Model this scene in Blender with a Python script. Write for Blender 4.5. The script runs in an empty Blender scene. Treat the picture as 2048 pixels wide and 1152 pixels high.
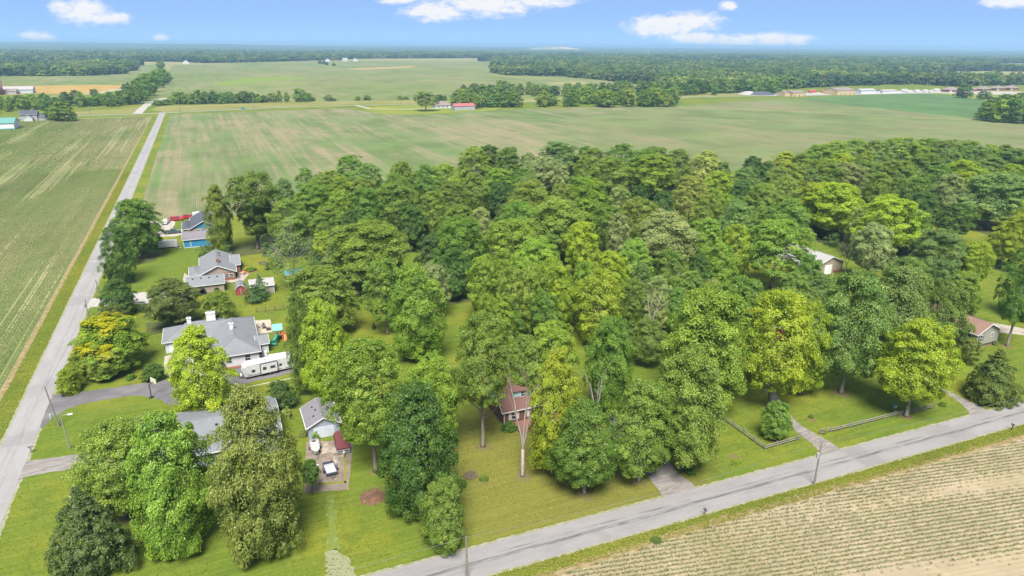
import bpy, math, random
import numpy as np
R = math.radians
scene = bpy.context.scene
# ------------------------------------------------------------------ camera
CAM_H = 66.0; FPX = 1366.0; PITCH = R(19.6); ROLL = R(0.43); YAW = R(23.85)
from mathutils import Matrix, Vector
cam_d = bpy.data.cameras.new('camera'); cam = bpy.data.objects.new('camera', cam_d)
scene.collection.objects.link(cam)
cam_d.sensor_width = 36.0; cam_d.lens = FPX / 2048 * 36.0; cam_d.clip_start = 0.5; cam_d.clip_end = 60000
cam.matrix_world = Matrix.Translation((0, 0, CAM_H)) @ Matrix.Rotation(-YAW, 4, 'Z') @ Matrix.Rotation(math.pi/2 - PITCH, 4, 'X') @ Matrix.Rotation(ROLL, 4, 'Z')
scene.camera = cam
# world axes: x = east along the lower road, y = north along the left road
def ray(x, y):
    u = x - 1024.0; v = y - 576.0
    c, s = math.cos(ROLL), math.sin(ROLL)
    u, v = u*c + v*s, -u*s + v*c
    fw = FPX*math.cos(PITCH) - v*math.sin(PITCH); dn = v*math.cos(PITCH) + FPX*math.sin(PITCH)
    cy, sy = math.cos(YAW), math.sin(YAW)
    return (u*cy + fw*sy, -u*sy + fw*cy, -dn)
def P(x, y, z=0.0):            # photo pixel (2048 wide) -> the point at height z on that line of sight
    r = ray(x, y); t = (z - CAM_H) / r[2]
    return (r[0]*t, r[1]*t, z)
def to_px(p):
    cy, sy = math.cos(YAW), math.sin(YAW)
    X = p[0]*cy - p[1]*sy; Y = p[0]*sy + p[1]*cy; Z = p[2] - CAM_H
    zc = Y*math.cos(PITCH) - Z*math.sin(PITCH); v = -Z*math.cos(PITCH) - Y*math.sin(PITCH)
    if zc <= 0.1: return (-9999, -9999)
    u = X*FPX/zc; v = v*FPX/zc
    c, s = math.cos(ROLL), math.sin(ROLL)
    return (u*c - v*s + 1024, u*s + v*c + 576)
def height_at(b, tx, ty):      # height of the point above ground point b seen at (tx, ty)
    r = ray(tx, ty); k = math.hypot(b[0], b[1]) / math.hypot(r[0], r[1]); return CAM_H + r[2]*k
def depth(p):
    cy, sy = math.cos(YAW), math.sin(YAW)
    return (p[0]*sy + p[1]*cy)*math.cos(PITCH) + (CAM_H - p[2])*math.sin(PITCH)
# ------------------------------------------------------------------ world and sun
SUN_EL = R(58); SUN_AZ = R(205)      # azimuth clockwise from north
w = bpy.data.worlds.new('World'); scene.world = w; w.use_nodes = True
nt = w.node_tree; nt.nodes.clear()
def wn(t, **k):
    n = nt.nodes.new(t)
    for a, b in k.items(): setattr(n, a, b)
    return n
def wm(op, a, b=None, c=None, clamp=False):
    n = nt.nodes.new('ShaderNodeMath'); n.operation = op; n.use_clamp = clamp
    for i, q in enumerate((a, b, c)):
        if q is None: continue
        if hasattr(q, 'links') or hasattr(q, 'is_linked'): nt.links.new(q, n.inputs[i])
        else: n.inputs[i].default_value = q
    return n.outputs[0]
sky = wn('ShaderNodeTexSky', sky_type='NISHITA', sun_disc=False, sun_elevation=SUN_EL, sun_rotation=SUN_AZ, air_density=0.4, dust_density=0.0, ozone_density=6.0, altitude=5000)
tint = wn('ShaderNodeMix', data_type='RGBA', blend_type='MULTIPLY'); tint.inputs[0].default_value = 1.0
nt.links.new(sky.outputs[0], tint.inputs[6]); tint.inputs[7].default_value = (0.18, 0.18, 0.18, 1)
veil = wn('ShaderNodeMix', data_type='RGBA', blend_type='ADD'); veil.inputs[0].default_value = 1.0      # even blue summer air over the whole dome
nt.links.new(tint.outputs[2], veil.inputs[6]); veil.inputs[7].default_value = (0.92, 1.48, 2.38, 1)
tc = wn('ShaderNodeTexCoord'); sx = wn('ShaderNodeSeparateXYZ'); nt.links.new(tc.outputs['Generated'], sx.inputs[0])
az = wm('ARCTAN2', sx.outputs[0], sx.outputs[1]); el = wm('ARCSINE', sx.outputs[2])
def sky_dir(x, y):
    r = ray(x, y); return math.atan2(r[0], r[1]), math.atan2(r[2], math.hypot(r[0], r[1]))
# the clouds in view: centre and half size in photo pixels
CLOUDS = [(163, 22, 46, 24), (212, 36, 40, 12), (75, 76, 26, 12), (868, 22, 62, 22), (975, 4, 110, 30), (1075, -4, 90, 20),
          (1330, 52, 82, 24), (1385, 42, 58, 20), (1390, 76, 62, 13), (1480, 84, 76, 16), (1555, 80, 66, 15), (1454, 11, 18, 10), (2022, 2, 50, 12), (795, -2, 40, 12), (320, 75, 14, 7)]
M = None
for (x, y, rx, ry) in CLOUDS:
    a, e = sky_dir(x, y)
    d1 = wm('MULTIPLY', wm('SUBTRACT', az, a), FPX/rx*0.95); d2 = wm('MULTIPLY', wm('SUBTRACT', el, e), FPX/ry)
    q = wm('SUBTRACT', 1.0, wm('ADD', wm('MULTIPLY', d1, d1), wm('MULTIPLY', d2, d2)))
    M = q if M is None else wm('MAXIMUM', M, q)
cv = wn('ShaderNodeCombineXYZ'); nt.links.new(wm('MULTIPLY', az, 60.0), cv.inputs[0]); nt.links.new(wm('MULTIPLY', el, 110.0), cv.inputs[1])
nz = wn('ShaderNodeTexNoise'); nz.inputs['Scale'].default_value = 1.0; nz.inputs['Detail'].default_value = 7; nz.inputs['Roughness'].default_value = 0.6
nt.links.new(cv.outputs[0], nz.inputs['Vector'])
cv2 = wn('ShaderNodeCombineXYZ'); nt.links.new(wm('MULTIPLY', az, 5.0), cv2.inputs[0]); nt.links.new(wm('MULTIPLY', el, 11.0), cv2.inputs[1])
nz2 = wn('ShaderNodeTexNoise'); nz2.inputs['Scale'].default_value = 1.0; nz2.inputs['Detail'].default_value = 8; nz2.inputs['Roughness'].default_value = 0.55
nt.links.new(cv2.outputs[0], nz2.inputs['Vector'])
fluff = wm('MULTIPLY', wm('SUBTRACT', nz.outputs[0], 0.5), 2.4)
near_c = wm('MULTIPLY', wm('SUBTRACT', wm('ADD', wm('MAXIMUM', M, -2.0), fluff), -0.12), 1.05, clamp=True)
# unseen cloud cover above the view, thickened to raise the soft ambient light
other = wm('MULTIPLY', wm('SUBTRACT', nz2.outputs[0], 0.42), 5.0, clamp=True)
a0, e0 = sky_dir(1024, 60)
rest = wm('MULTIPLY', other, wm('MULTIPLY', wm('SUBTRACT', el, e0 + 0.09), 20.0, clamp=True))
cl = wm('MAXIMUM', near_c, rest)
cl = wm('MULTIPLY', wm('POWER', cl, 1.5), 0.95)
cmix = wn('ShaderNodeMix', data_type='RGBA'); nt.links.new(cl, cmix.inputs[0]); nt.links.new(veil.outputs[2], cmix.inputs[6])
CLOUD_COL = (3.4, 3.4, 3.45, 1)
cmix.inputs[7].default_value = CLOUD_COL
bg = wn('ShaderNodeBackground'); bg.inputs[1].default_value = 0.085; nt.links.new(cmix.outputs[2], bg.inputs[0])
wo = wn('ShaderNodeOutputWorld'); nt.links.new(bg.outputs[0], wo.inputs[0])
w.cycles.sampling_method = 'MANUAL'; w.cycles.sample_map_resolution = 512
sun_d = bpy.data.lights.new('sun', 'SUN'); sun_d.energy = 3.0; sun_d.angle = R(26); sun_d.color = (1.0, 0.95, 0.86)
sun = bpy.data.objects.new('sun', sun_d); scene.collection.objects.link(sun)
sd = Vector((math.sin(SUN_AZ)*math.cos(SUN_EL), math.cos(SUN_AZ)*math.cos(SUN_EL), math.sin(SUN_EL)))
sun.rotation_euler = sd.to_track_quat('Z', 'Y').to_euler(); sun.location = (-60, -60, 200)
vs = scene.view_settings; vs.view_transform = 'Standard'; vs.look = 'None'; vs.gamma = 1.0; vs.exposure = 1.74; vs.use_curve_mapping = False
scene.cycles.max_bounces = 6; scene.cycles.diffuse_bounces = 4; scene.cycles.transmission_bounces = 3; scene.cycles.volume_bounces = 0
scene.cycles.glossy_bounces = 2; scene.cycles.transparent_max_bounces = 4
scene.cycles.use_denoising = True
scene.render.use_persistent_data = False
# ------------------------------------------------------------------ objects
COL = scene.collection
ORG = {}
def tag(o, label=None, cat=None, group=None, kind=None):
    if label: o['label'] = label
    if cat: o['category'] = cat
    if group: o['group'] = group
    if kind: o['kind'] = kind
    return o
def thing(name, label, cat, loc, rz=0.0, group=None, local=False):
    o = bpy.data.objects.new(name, None); COL.objects.link(o)
    o.location = loc; o.rotation_euler = (0, 0, rz); o.empty_display_size = 0.3
    ORG[o.name] = (0, 0, 0) if local else tuple(loc)
    return tag(o, label, cat, group)
class MB:
    def __init__(s): s.v = []; s.f = []
    def add(s, vs, fs):
        n = len(s.v); s.v += [tuple(v) for v in vs]; s.f += [tuple(i + n for i in f) for f in fs]; return s
    def box(s, x0, x1, y0, y1, z0, z1):
        return s.add([(x0,y0,z0),(x1,y0,z0),(x1,y1,z0),(x0,y1,z0),(x0,y0,z1),(x1,y0,z1),(x1,y1,z1),(x0,y1,z1)],
                     [(0,3,2,1),(4,5,6,7),(0,1,5,4),(1,2,6,5),(2,3,7,6),(3,0,4,7)])
    def prism(s, poly, a, b, axis='y'):
        # poly is a 2D outline; axis says along which direction it is drawn out from a to b
        n = len(poly)
        def m(p, t):
            if axis == 'y': return (p[0], t, p[1])
            if axis == 'x': return (t, p[0], p[1])
            return (p[0], p[1], t)
        vs = [m(p, a) for p in poly] + [m(p, b) for p in poly]
        fs = [tuple(range(n)), tuple(range(2*n-1, n-1, -1))] + [(i, i+n, (i+1) % n + n, (i+1) % n) for i in range(n)]
        return s.add(vs, fs)
    def frustum(s, lo, z0, hi, z1):      # lo, hi: (x0,x1,y0,y1)
        a, b = lo, hi
        return s.add([(a[0],a[2],z0),(a[1],a[2],z0),(a[1],a[3],z0),(a[0],a[3],z0),(b[0],b[2],z1),(b[1],b[2],z1),(b[1],b[3],z1),(b[0],b[3],z1)],
                     [(0,3,2,1),(4,5,6,7),(0,1,5,4),(1,2,6,5),(2,3,7,6),(3,0,4,7)])
    def tube(s, pts, rad, n=6, cap=True):
        pts = [Vector(p) for p in pts]
        if not hasattr(rad, '__len__'): rad = [rad]*len(pts)
        rings = []
        for i, p in enumerate(pts):
            d = (pts[min(i+1, len(pts)-1)] - pts[max(i-1, 0)])
            d = d.normalized() if d.length > 1e-9 else Vector((0, 0, 1))
            a = d.cross(Vector((1, 0, 0)) if abs(d.x) < 0.8 else Vector((0, 1, 0))).normalized(); b = d.cross(a)
            rings.append([p + (a*math.cos(2*math.pi*k/n) + b*math.sin(2*math.pi*k/n))*rad[i] for k in range(n)])
        vs = [q for r_ in rings for q in r_]; fs = []
        for i in range(len(pts)-1):
            for k in range(n):
                fs.append((i*n+k, i*n+(k+1) % n, (i+1)*n+(k+1) % n, (i+1)*n+k))
        if cap: fs += [tuple(range(n-1, -1, -1)), tuple((len(pts)-1)*n + k for k in range(n))]
        return s.add(vs, fs)
    def lathe(s, prof, c=(0, 0, 0), n=12, axis='z'):
        rings = []
        for (r_, h) in prof:
            for k in range(n):
                a = 2*math.pi*k/n; x, y = r_*math.cos(a), r_*math.sin(a)
                v = {'z': (x, y, h), 'x': (h, x, y), 'y': (x, h, y)}[axis]
                rings.append((c[0]+v[0], c[1]+v[1], c[2]+v[2]))
        fs = [(i*n+k, i*n+(k+1) % n, (i+1)*n+(k+1) % n, (i+1)*n+k) for i in range(len(prof)-1) for k in range(n)]
        fs += [tuple(range(n)), tuple((len(prof)-1)*n + k for k in range(n-1, -1, -1))]
        return s.add(rings, fs)
    def mesh(s, name, mat, org=(0, 0, 0), smooth=False):
        me = bpy.data.meshes.new(name)
        me.from_pydata([(v[0]-org[0], v[1]-org[1], v[2]-org[2]) for v in s.v], [], s.f)
        me.validate(); me.materials.append(mat)
        import bmesh
        bm = bmesh.new(); bm.from_mesh(me); bmesh.ops.recalc_face_normals(bm, faces=bm.faces); bm.to_mesh(me); bm.free()
        if smooth:
            for p in me.polygons: p.use_smooth = True
        return me
    def build(s, name, mat, parent=None, loc=None, smooth=False, label=None):
        org = ORG[parent.name] if parent is not None else (loc or (0, 0, 0))
        o = bpy.data.objects.new(name, s.mesh(name, mat, org, smooth)); COL.objects.link(o)
        if parent is not None: o.parent = parent; ORG[o.name] = org
        else: o.location = org; ORG[o.name] = org
        if label: o['label'] = label
        return o
def copy_tree(o, parent=None):
    c = o.copy(); COL.objects.link(c); c.parent = parent; ORG[c.name] = ORG.get(o.name, (0, 0, 0))
    for ch in o.children: copy_tree(ch, c)
    return c
# ------------------------------------------------------------------ materials
def lin(r, g, b):
    f = lambda c: (c/255/12.92) if c/255 <= 0.04045 else ((c/255 + 0.055)/1.055)**2.4
    return (f(r), f(g), f(b))
class NT:
    def __init__(s, name, rough=0.9, spec=0.2):
        s.m = bpy.data.materials.new(name); s.m.use_nodes = True; s.t = s.m.node_tree
        s.b = s.t.nodes['Principled BSDF']; s.b.inputs['Roughness'].default_value = rough
        s.b.inputs['Specular IOR Level'].default_value = spec
        s.tc = None
    def co(s):
        if s.tc is None: s.tc = s.t.nodes.new('ShaderNodeTexCoord')
        return s.tc.outputs['Object']
    def lk(s, a, b): s.t.links.new(a, b)
    def put(s, inp, q):
        if hasattr(q, 'is_linked'): s.t.links.new(q, inp)
        elif isinstance(q, (tuple, list)) and len(q) == 3 and inp.type == 'RGBA': inp.default_value = (*q, 1)
        else: inp.default_value = q
    def math(s, op, a, b=None, clamp=False):
        n = s.t.nodes.new('ShaderNodeMath'); n.operation = op; n.use_clamp = clamp
        s.put(n.inputs[0], a)
        if b is not None: s.put(n.inputs[1], b)
        return n.outputs[0]
    def map(s, scale=(1, 1, 1), rot=0.0, loc=(0, 0, 0)):
        n = s.t.nodes.new('ShaderNodeMapping'); s.lk(s.co(), n.inputs[0])
        n.inputs['Scale'].default_value = scale; n.inputs['Rotation'].default_value = (0, 0, rot); n.inputs['Location'].default_value = loc
        return n.outputs[0]
    def noise(s, scale, detail=3, rough=0.55, vec=None, dist=0.0):
        n = s.t.nodes.new('ShaderNodeTexNoise'); n.inputs['Scale'].default_value = scale; n.inputs['Detail'].default_value = detail
        n.inputs['Roughness'].default_value = rough; n.inputs['Distortion'].default_value = dist
        s.lk(vec if vec is not None else s.co(), n.inputs['Vector']); return n.outputs[0]
    def ramp(s, fac, lo, hi):           # smooth 0..1 between lo and hi
        n = s.t.nodes.new('ShaderNodeMapRange'); n.interpolation_type = 'SMOOTHSTEP'
        s.put(n.inputs[0], fac); n.inputs[1].default_value = lo; n.inputs[2].default_value = hi; return n.outputs[0]
    def mix(s, fac, a, b, mode='MIX'):
        n = s.t.nodes.new('ShaderNodeMix'); n.data_type = 'RGBA'; n.blend_type = mode
        s.put(n.inputs[0], fac); s.put(n.inputs[6], a); s.put(n.inputs[7], b); return n.outputs[2]
    def color(s, q): s.put(s.b.inputs['Base Color'], q); return s
    def bump(s, h, strength=0.4, dist=0.05):
        n = s.t.nodes.new('ShaderNodeBump'); n.inputs['Strength'].default_value = strength; n.inputs['Distance'].default_value = dist
        s.lk(h, n.inputs['Height']); s.lk(n.outputs[0], s.b.inputs['Normal']); return s
MC = {}
def paint(name, col, rough=0.6, spec=0.3, metal=0.0, dirt=0.18, scale=1.3):
    if name in MC: return MC[name]
    t = NT(name, rough, spec); t.b.inputs['Metallic'].default_value = metal
    n = t.noise(scale, 4, 0.6)
    t.color(t.mix(t.ramp(n, 0.35, 0.75), col, tuple(c*(1-dirt) for c in col)))
    MC[name] = t.m; return t.m
def shingle(name, col):
    if name in MC: return MC[name]
    t = NT(name, 0.95, 0.1)
    a = t.noise(6.0, 3, 0.7, t.map((1, 1, 2.5))); b = t.noise(0.35, 3, 0.6)
    c = t.mix(t.ramp(a, 0.3, 0.7), tuple(k*0.78 for k in col), tuple(k*1.18 for k in col))
    t.color(t.mix(t.math('MULTIPLY', t.ramp(b, 0.4, 0.8), 0.45), c, tuple(k*0.72 for k in col)))
    MC[name] = t.m; return t.m
def siding(name, col, pitch=0.18):
    if name in MC: return MC[name]
    t = NT(name, 0.6, 0.3)
    sep = t.t.nodes.new('ShaderNodeSeparateXYZ'); t.lk(t.co(), sep.inputs[0])
    saw = t.math('FRACT', t.math('DIVIDE', sep.outputs[2], pitch))
    t.color(t.mix(t.ramp(t.noise(0.8, 3), 0.4, 0.8), col, tuple(k*0.86 for k in col)))
    t.bump(saw, 0.6, 0.02); MC[name] = t.m; return t.m
def bricks(name, col, col2):
    if name in MC: return MC[name]
    t = NT(name, 0.9, 0.15)
    a = t.noise(7.0, 2, 0.6, t.map((1, 1, 3.2))); 
    t.color(t.mix(t.ramp(a, 0.35, 0.65), col, col2)); MC[name] = t.m; return t.m
GLASS = NT('window_glass', 0.12, 0.6).color((0.03, 0.04, 0.05)).m
WHITE = paint('white_paint', (0.56, 0.56, 0.555), 0.5)
BLACK = paint('black_rubber', (0.02, 0.02, 0.022), 0.8)
STEEL = paint('galvanised_steel', (0.30, 0.31, 0.33), 0.5, 0.5, 0.4)
WOODG = paint('weathered_wood', (0.21, 0.19, 0.165), 0.9, 0.1, 0, 0.35, 4.0)
CEDAR = paint('cedar_stain', (0.42, 0.17, 0.06), 0.8, 0.2, 0, 0.3, 3.0)
# ================================================================== the ground and the fields
rng = random.Random(7)
def sheet(name, poly, z, mat, kind='structure', loc=(0, 0), rz=0.0):
    me = bpy.data.meshes.new(name)
    me.from_pydata([(p[0], p[1], 0) for p in poly], [], [tuple(range(len(poly)))]); me.materials.append(mat)
    if me.polygons[0].normal.z < 0: me.flip_normals()
    o = bpy.data.objects.new(name, me); COL.objects.link(o); o.location = (loc[0], loc[1], z); o.rotation_euler = (0, 0, rz)
    if kind: o['kind'] = kind
    return o
def rough(poly, step=1.0, amp=0.15, seed=1):
    g = random.Random(seed); out = []
    for i in range(len(poly)):
        a, b = poly[i], poly[(i+1) % len(poly)]
        L = math.hypot(b[0]-a[0], b[1]-a[1]); n = max(1, int(L/step))
        for k in range(n):
            t = k/n; j = g.uniform(-amp, amp) if L > 1e-6 else 0
            out.append((a[0]+(b[0]-a[0])*t - (b[1]-a[1])/max(L, 1e-6)*j, a[1]+(b[1]-a[1])*t + (b[0]-a[0])/max(L, 1e-6)*j))
    return out
def smooth(poly, it=2):
    for _ in range(it):
        q = []
        for i in range(len(poly)):
            a, b = poly[i], poly[(i+1) % len(poly)]
            q += [(a[0]*.75+b[0]*.25, a[1]*.75+b[1]*.25), (a[0]*.25+b[0]*.75, a[1]*.25+b[1]*.75)]
        poly = q
    return poly
def px(*pts): return [P(x, y)[:2] for x, y in pts]
# ---- lawn: fresh, yellowing and dry turf, mown
t = NT('mown_grass', 0.95, 0.1)
n1 = t.noise(0.035, 4, 0.6); n2 = t.noise(0.25, 4, 0.65); n3 = t.noise(2.6, 4, 0.75); n4 = t.noise(9.0, 2, 0.7)
fresh, yellow, dry, deep = (0.088, 0.130, 0.014), (0.160, 0.163, 0.017), (0.140, 0.126, 0.030), (0.062, 0.100, 0.013)
c = t.mix(t.ramp(n1, 0.40, 0.68), fresh, yellow)
c = t.mix(t.math('MULTIPLY', t.ramp(n2, 0.46, 0.68), 0.6), c, deep)
# the thin dry turf around the brick house, and a greener strip where ditch water stands
sep = t.t.nodes.new('ShaderNodeSeparateXYZ'); t.lk(t.co(), sep.inputs[0])
def blob(t, sep, cx, cy, rx, ry, nz, edge=0.5):
    a = t.math('DIVIDE', t.math('SUBTRACT', sep.outputs[0], cx), rx); b = t.math('DIVIDE', t.math('SUBTRACT', sep.outputs[1], cy), ry)
    d = t.math('ADD', t.math('MULTIPLY', a, a), t.math('MULTIPLY', b, b))
    return t.math('SUBTRACT', 1.0, t.ramp(t.math('ADD', d, t.math('MULTIPLY', t.math('SUBTRACT', nz, 0.5), 1.6)), 1-edge, 1+edge))
dm = blob(t, sep, 48, 88, 26, 22, n2)
c = t.mix(t.math('MULTIPLY', dm, 0.85), c, dry)
c = t.mix(t.math('MULTIPLY', t.ramp(t.noise(0.5, 4, 0.7), 0.6, 0.75), t.math('MULTIPLY', dm, 0.7)), c, (0.11, 0.135, 0.022))
c = t.mix(t.math('MULTIPLY', t.ramp(n3, 0.40, 0.70), 0.68), c, (0.050, 0.080, 0.011))
c = t.mix(t.math('MULTIPLY', t.ramp(t.noise(0.9, 5, 0.75), 0.52, 0.72), 0.5), c, (0.20, 0.185, 0.055))
cl_ = t.noise(1.4, 5, .8, t.map((1, 1, 1), 0, (40, 12, 0)))
c = t.mix(t.math('MULTIPLY', t.ramp(cl_, 0.56, 0.66), 0.45), c, (0.060, 0.112, 0.022))
c = t.mix(t.math('MULTIPLY', t.ramp(t.noise(0.33, 5, .75, t.map((1, 1, 1), 0, (9, 31, 0))), 0.60, 0.70), 0.5), c, (0.175, 0.150, 0.055))
# mower passes
st = t.noise(1.0, 2, 0.5, t.map((0.05, 1.5, 1), R(4)))
c = t.mix(t.math('MULTIPLY', t.ramp(st, 0.46, 0.58), 0.15), c, (0.205, 0.215, 0.035))
t.color(c); t.bump(n4, 0.5, 0.06); LAWN = t.m
G0 = 24000
sheet('ground', [(-G0, -3000), (G0, -3000), (G0, G0), (-G0, G0)], 0.0, LAWN)
# ---- crop fields; rows run north along the left road
def field_mat(name, green, soil, cover=0.5, streak=1.0, row=0.76, rot=0.0, patch=0.012, gold=None, rowk=0.35, sharp=0.22):
    t = NT(name, 0.95, 0.1)
    vec = t.map((1, 1, 1), rot)
    big = t.noise(patch, 4, 0.6, t.map((1, 0.55, 1), rot)); mid = t.noise(0.05, 4, 0.65, t.map((1, 0.3, 1), rot))
    s1 = t.noise(1.0, 3, 0.6, t.map((0.32, 0.010, 1), rot)); s2 = t.noise(1.0, 2, 0.6, t.map((0.09, 0.004, 1), rot, (31, 7, 0))); fine = t.noise(1.6, 3, 0.7)
    f = t.math('ADD', t.math('MULTIPLY', big, 0.9), t.math('MULTIPLY', mid, 0.5))
    f = t.math('ADD', f, t.math('MULTIPLY', s1, 0.55*streak)); f = t.math('ADD', f, t.math('MULTIPLY', s2, 0.45*streak)); f = t.math('ADD', f, t.math('MULTIPLY', fine, 0.2))
    mean = 0.5*(0.9+0.5+1.0*streak+0.2)
    sp = t.t.nodes.new('ShaderNodeSeparateXYZ'); t.lk(vec, sp.inputs[0])
    rw = t.math('SINE', t.math('MULTIPLY', sp.outputs[0], 2*math.pi/row))
    f = t.math('ADD', f, t.math('MULTIPLY', rw, rowk*0.3))
    k = t.ramp(f, mean - sharp + (0.5-cover)*0.5, mean + sharp + (0.5-cover)*0.5)
    so = t.mix(t.ramp(t.noise(0.15, 4, 0.7), 0.3, 0.7), soil, tuple(q*0.78 for q in soil))
    gr = t.mix(t.ramp(t.noise(0.02, 3, 0.6), 0.35, 0.65), green, tuple(q*0.75 for q in green))
    c = t.mix(k, so, gr)
    if gold: c = t.mix(t.math('MULTIPLY', t.ramp(t.noise(0.006, 3, 0.6, t.map((1, 0.5, 1), 0.6)), 0.52, 0.66), 0.55), c, gold)
    t.color(c); return t.m
SOIL = (0.30, 0.24, 0.145)
F_LEFT = field_mat('corn_field_soil', (0.105, 0.145, 0.040), SOIL, 0.68, 1.15, rowk=0.9)
F_MID = field_mat('young_bean_field', (0.100, 0.148, 0.048), (0.222, 0.186, 0.112), 0.58, 1.05, gold=(0.11, 0.16, 0.06), rowk=0.25)
F_EAST = field_mat('bean_field_east', (0.118, 0.155, 0.055), (0.185, 0.165, 0.088), 0.66, 0.7, rot=R(62), rowk=0.1)
F_SOY = field_mat('deep_green_beans', (0.075, 0.138, 0.046), (0.10, 0.150, 0.058), 0.8, 0.5, rowk=0.1)
F_FAR = field_mat('far_field', (0.118, 0.156, 0.044), (0.205, 0.185, 0.092), 0.64, 0.9, rot=R(50), patch=0.006, gold=(0.17, 0.185, 0.045), rowk=0.0)
F_WHEAT = field_mat('ripe_wheat', (0.29, 0.20, 0.055), (0.34, 0.23, 0.075), 0.5, 0.6, rot=R(70), rowk=0.0)
F_NEAR = field_mat('dry_corn_soil', (0.23, 0.19, 0.105), (0.32, 0.258, 0.175), 0.36, 0.8, rot=R(-79), rowk=0.25)
RX = -37.0       # centre line of the left road
sheet('field_west', rough([(RX-6.9, 60), (RX-8.1, 740), (-70, 748), (-135, 728), (-175, 690), (-420, 640), (-420, 60)], 2.0, 0.25, 3), 0.008, F_LEFT)
mid_poly = [(RX+7.2, 300), (-7, 297), (20, 291), (60, 322), (118, 332), (210, 315), (330, 285), (480, 150), (1200, 60), (1200, 560), (620, 560), (500, 690), (268, 698), (232, 672), (170, 690), (140, 770), (-20, 757), (RX+7.5, 755)]
sheet('field_middle', rough(mid_poly, 3.0, 0.5, 4), 0.008, F_MID)
east = px((1340, 216), (1480, 201), (1590, 197), (1700, 210), (1962, 238), (1990, 245)) + [(900, 250), (1200, 60), (480, 150), (330, 287), (215, 317)] + px((1100, 236))
sheet('field_east', rough(smooth(east, 1), 6.0, 1.0, 5), 0.012, F_EAST)
sheet('bean_field', rough(px((1586, 196), (1800, 188), (1885, 187), (1968, 200), (1964, 238), (1700, 211)), 6.0, 0.8, 6), 0.016, F_SOY)
# field boundary track between them
TRACK = NT('farm_track', 0.95, 0.1); TRACK.color(TRACK.mix(TRACK.ramp(TRACK.noise(0.08, 4, .7), .4, .6), (0.205, 0.185, 0.085), (0.16, 0.17, 0.06))); TRACK = TRACK.m
def ribbon(name, pts, width, z, mat, seed=1, amp=0.3, step=2.0, kind='structure'):
    L, Rr = [], []
    for i, p in enumerate(pts):
        a = pts[max(i-1, 0)]; b = pts[min(i+1, len(pts)-1)]
        d = (b[0]-a[0], b[1]-a[1]); l = math.hypot(*d); nx, ny = -d[1]/l, d[0]/l
        wd = width[i] if hasattr(width, '__len__') else width
        L.append((p[0]+nx*wd/2, p[1]+ny*wd/2)); Rr.append((p[0]-nx*wd/2, p[1]-ny*wd/2))
    return sheet(name, rough(L + Rr[::-1], step, amp, seed), z, mat, kind)
ribbon('farm_track', px((1350, 216), (1500, 219), (1700, 228), (1850, 236), (1955, 240)), 7, 0.020, TRACK, 2, 0.8, 6)
# fields beyond the far road
far_a = px((-60, 152), (0, 153), (170, 152), (245, 148), (268, 141), (276, 131), (335, 127), (318, 140), (270, 165), (255, 178), (60, 182), (-60, 184))
sheet('field_far_west', far_a, 0.008, F_FAR)
sheet('wheat_field', rough(px((-60, 172), (60, 172), (180, 169.5), (247, 171), (232, 180), (180, 187), (60, 189), (-60, 190)), 10, 2, 3), 0.014, F_WHEAT)
far_b = px((296, 205), (345, 130), (470, 125.5), (640, 120.5), (860, 122), (992, 122.5), (978, 143), (1010, 150.5), (1120, 152.5), (1180, 158), (1300, 171), (1420, 178), (1300, 195), (900, 201), (600, 204))
sheet('field_far', far_b, 0.008, F_FAR)
sheet('weedy_swale', smooth(px((420, 168), (500, 155), (560, 152), (640, 156), (560, 160), (480, 167), (430, 172)), 2), 0.014, NT('weeds', .95, .1).color((0.13, 0.18, 0.03)).m)
sheet('dirt_terrace', smooth(px((690, 137), (780, 134), (832, 131), (830, 134), (780, 138), (700, 140)), 2), 0.014, NT('bare_dirt', .95, .1).color((0.26, 0.19, 0.075)).m)
# slivers of open land inside the far woods
SLIVERS = [[(0, 118), (90, 117), (110, 119), (0, 120)], [(420, 117.5), (560, 116), (640, 116.5), (560, 119.5), (430, 120)], [(1450, 122), (1520, 122), (1520, 125), (1450, 125)],
           [(1690, 133), (1800, 131), (1800, 135), (1690, 136)], [(1955, 136), (2048, 131), (2110, 131), (2110, 141), (1960, 139)], [(1090, 165), (1170, 163), (1175, 168), (1100, 170)], [(620, 108), (700, 107), (700, 109), (620, 110)]]
F_SL = field_mat('stubble', (0.20, 0.21, 0.075), (0.25, 0.21, 0.085), 0.5, 0.4, rowk=0.0)
for q in SLIVERS: sheet('far_clearing', px(*q), 0.018, F_SL)
sheet('far_plain', [P(-300, 151)[:2], P(1024, 151)[:2], P(2350, 151)[:2], (22000, 12000), (14000, 23000), (-6000, 23000)], 0.004, F_SL)
# the strip along the far road and the grass round the farm house
t = NT('rough_grass', .95, .1); t.color(t.mix(t.ramp(t.noise(.05, 4, .7, t.map((.3, 1, 1))), .35, .65), (0.135, 0.145, 0.035), (0.20, 0.18, 0.065))); ROUGHG = t.m
sheet('rough_grass_strip', px((300, 219), (330, 211), (700, 202), (1000, 198), (1340, 190), (1345, 196), (1000, 205), (880, 207), (700, 208), (330, 224)), 0.012, ROUGHG)
sheet('rough_grass_strip', px((1350, 188), (1480, 184), (1500, 190), (1350, 196)), 0.012, ROUGHG)
sheet('rough_grass_strip', px((150, 224), (278, 214), (270, 226), (152, 230)), 0.012, ROUGHG)
t = NT('yellow_lawn', .95, .1); t.color(t.mix(t.ramp(t.noise(.03, 4, .6), .35, .65), (0.165, 0.18, 0.026), (0.12, 0.155, 0.024))); YL = t.m
sheet('farm_lawn', smooth(px((715, 213), (880, 209), (960, 210), (1010, 219), (930, 224), (760, 231)), 1), 0.014, YL)
sheet('farm_lawn', px((1830, 186), (1900, 190), (1990, 204), (2100, 206), (2100, 186), (1960, 184)), 0.018, YL)
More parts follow.
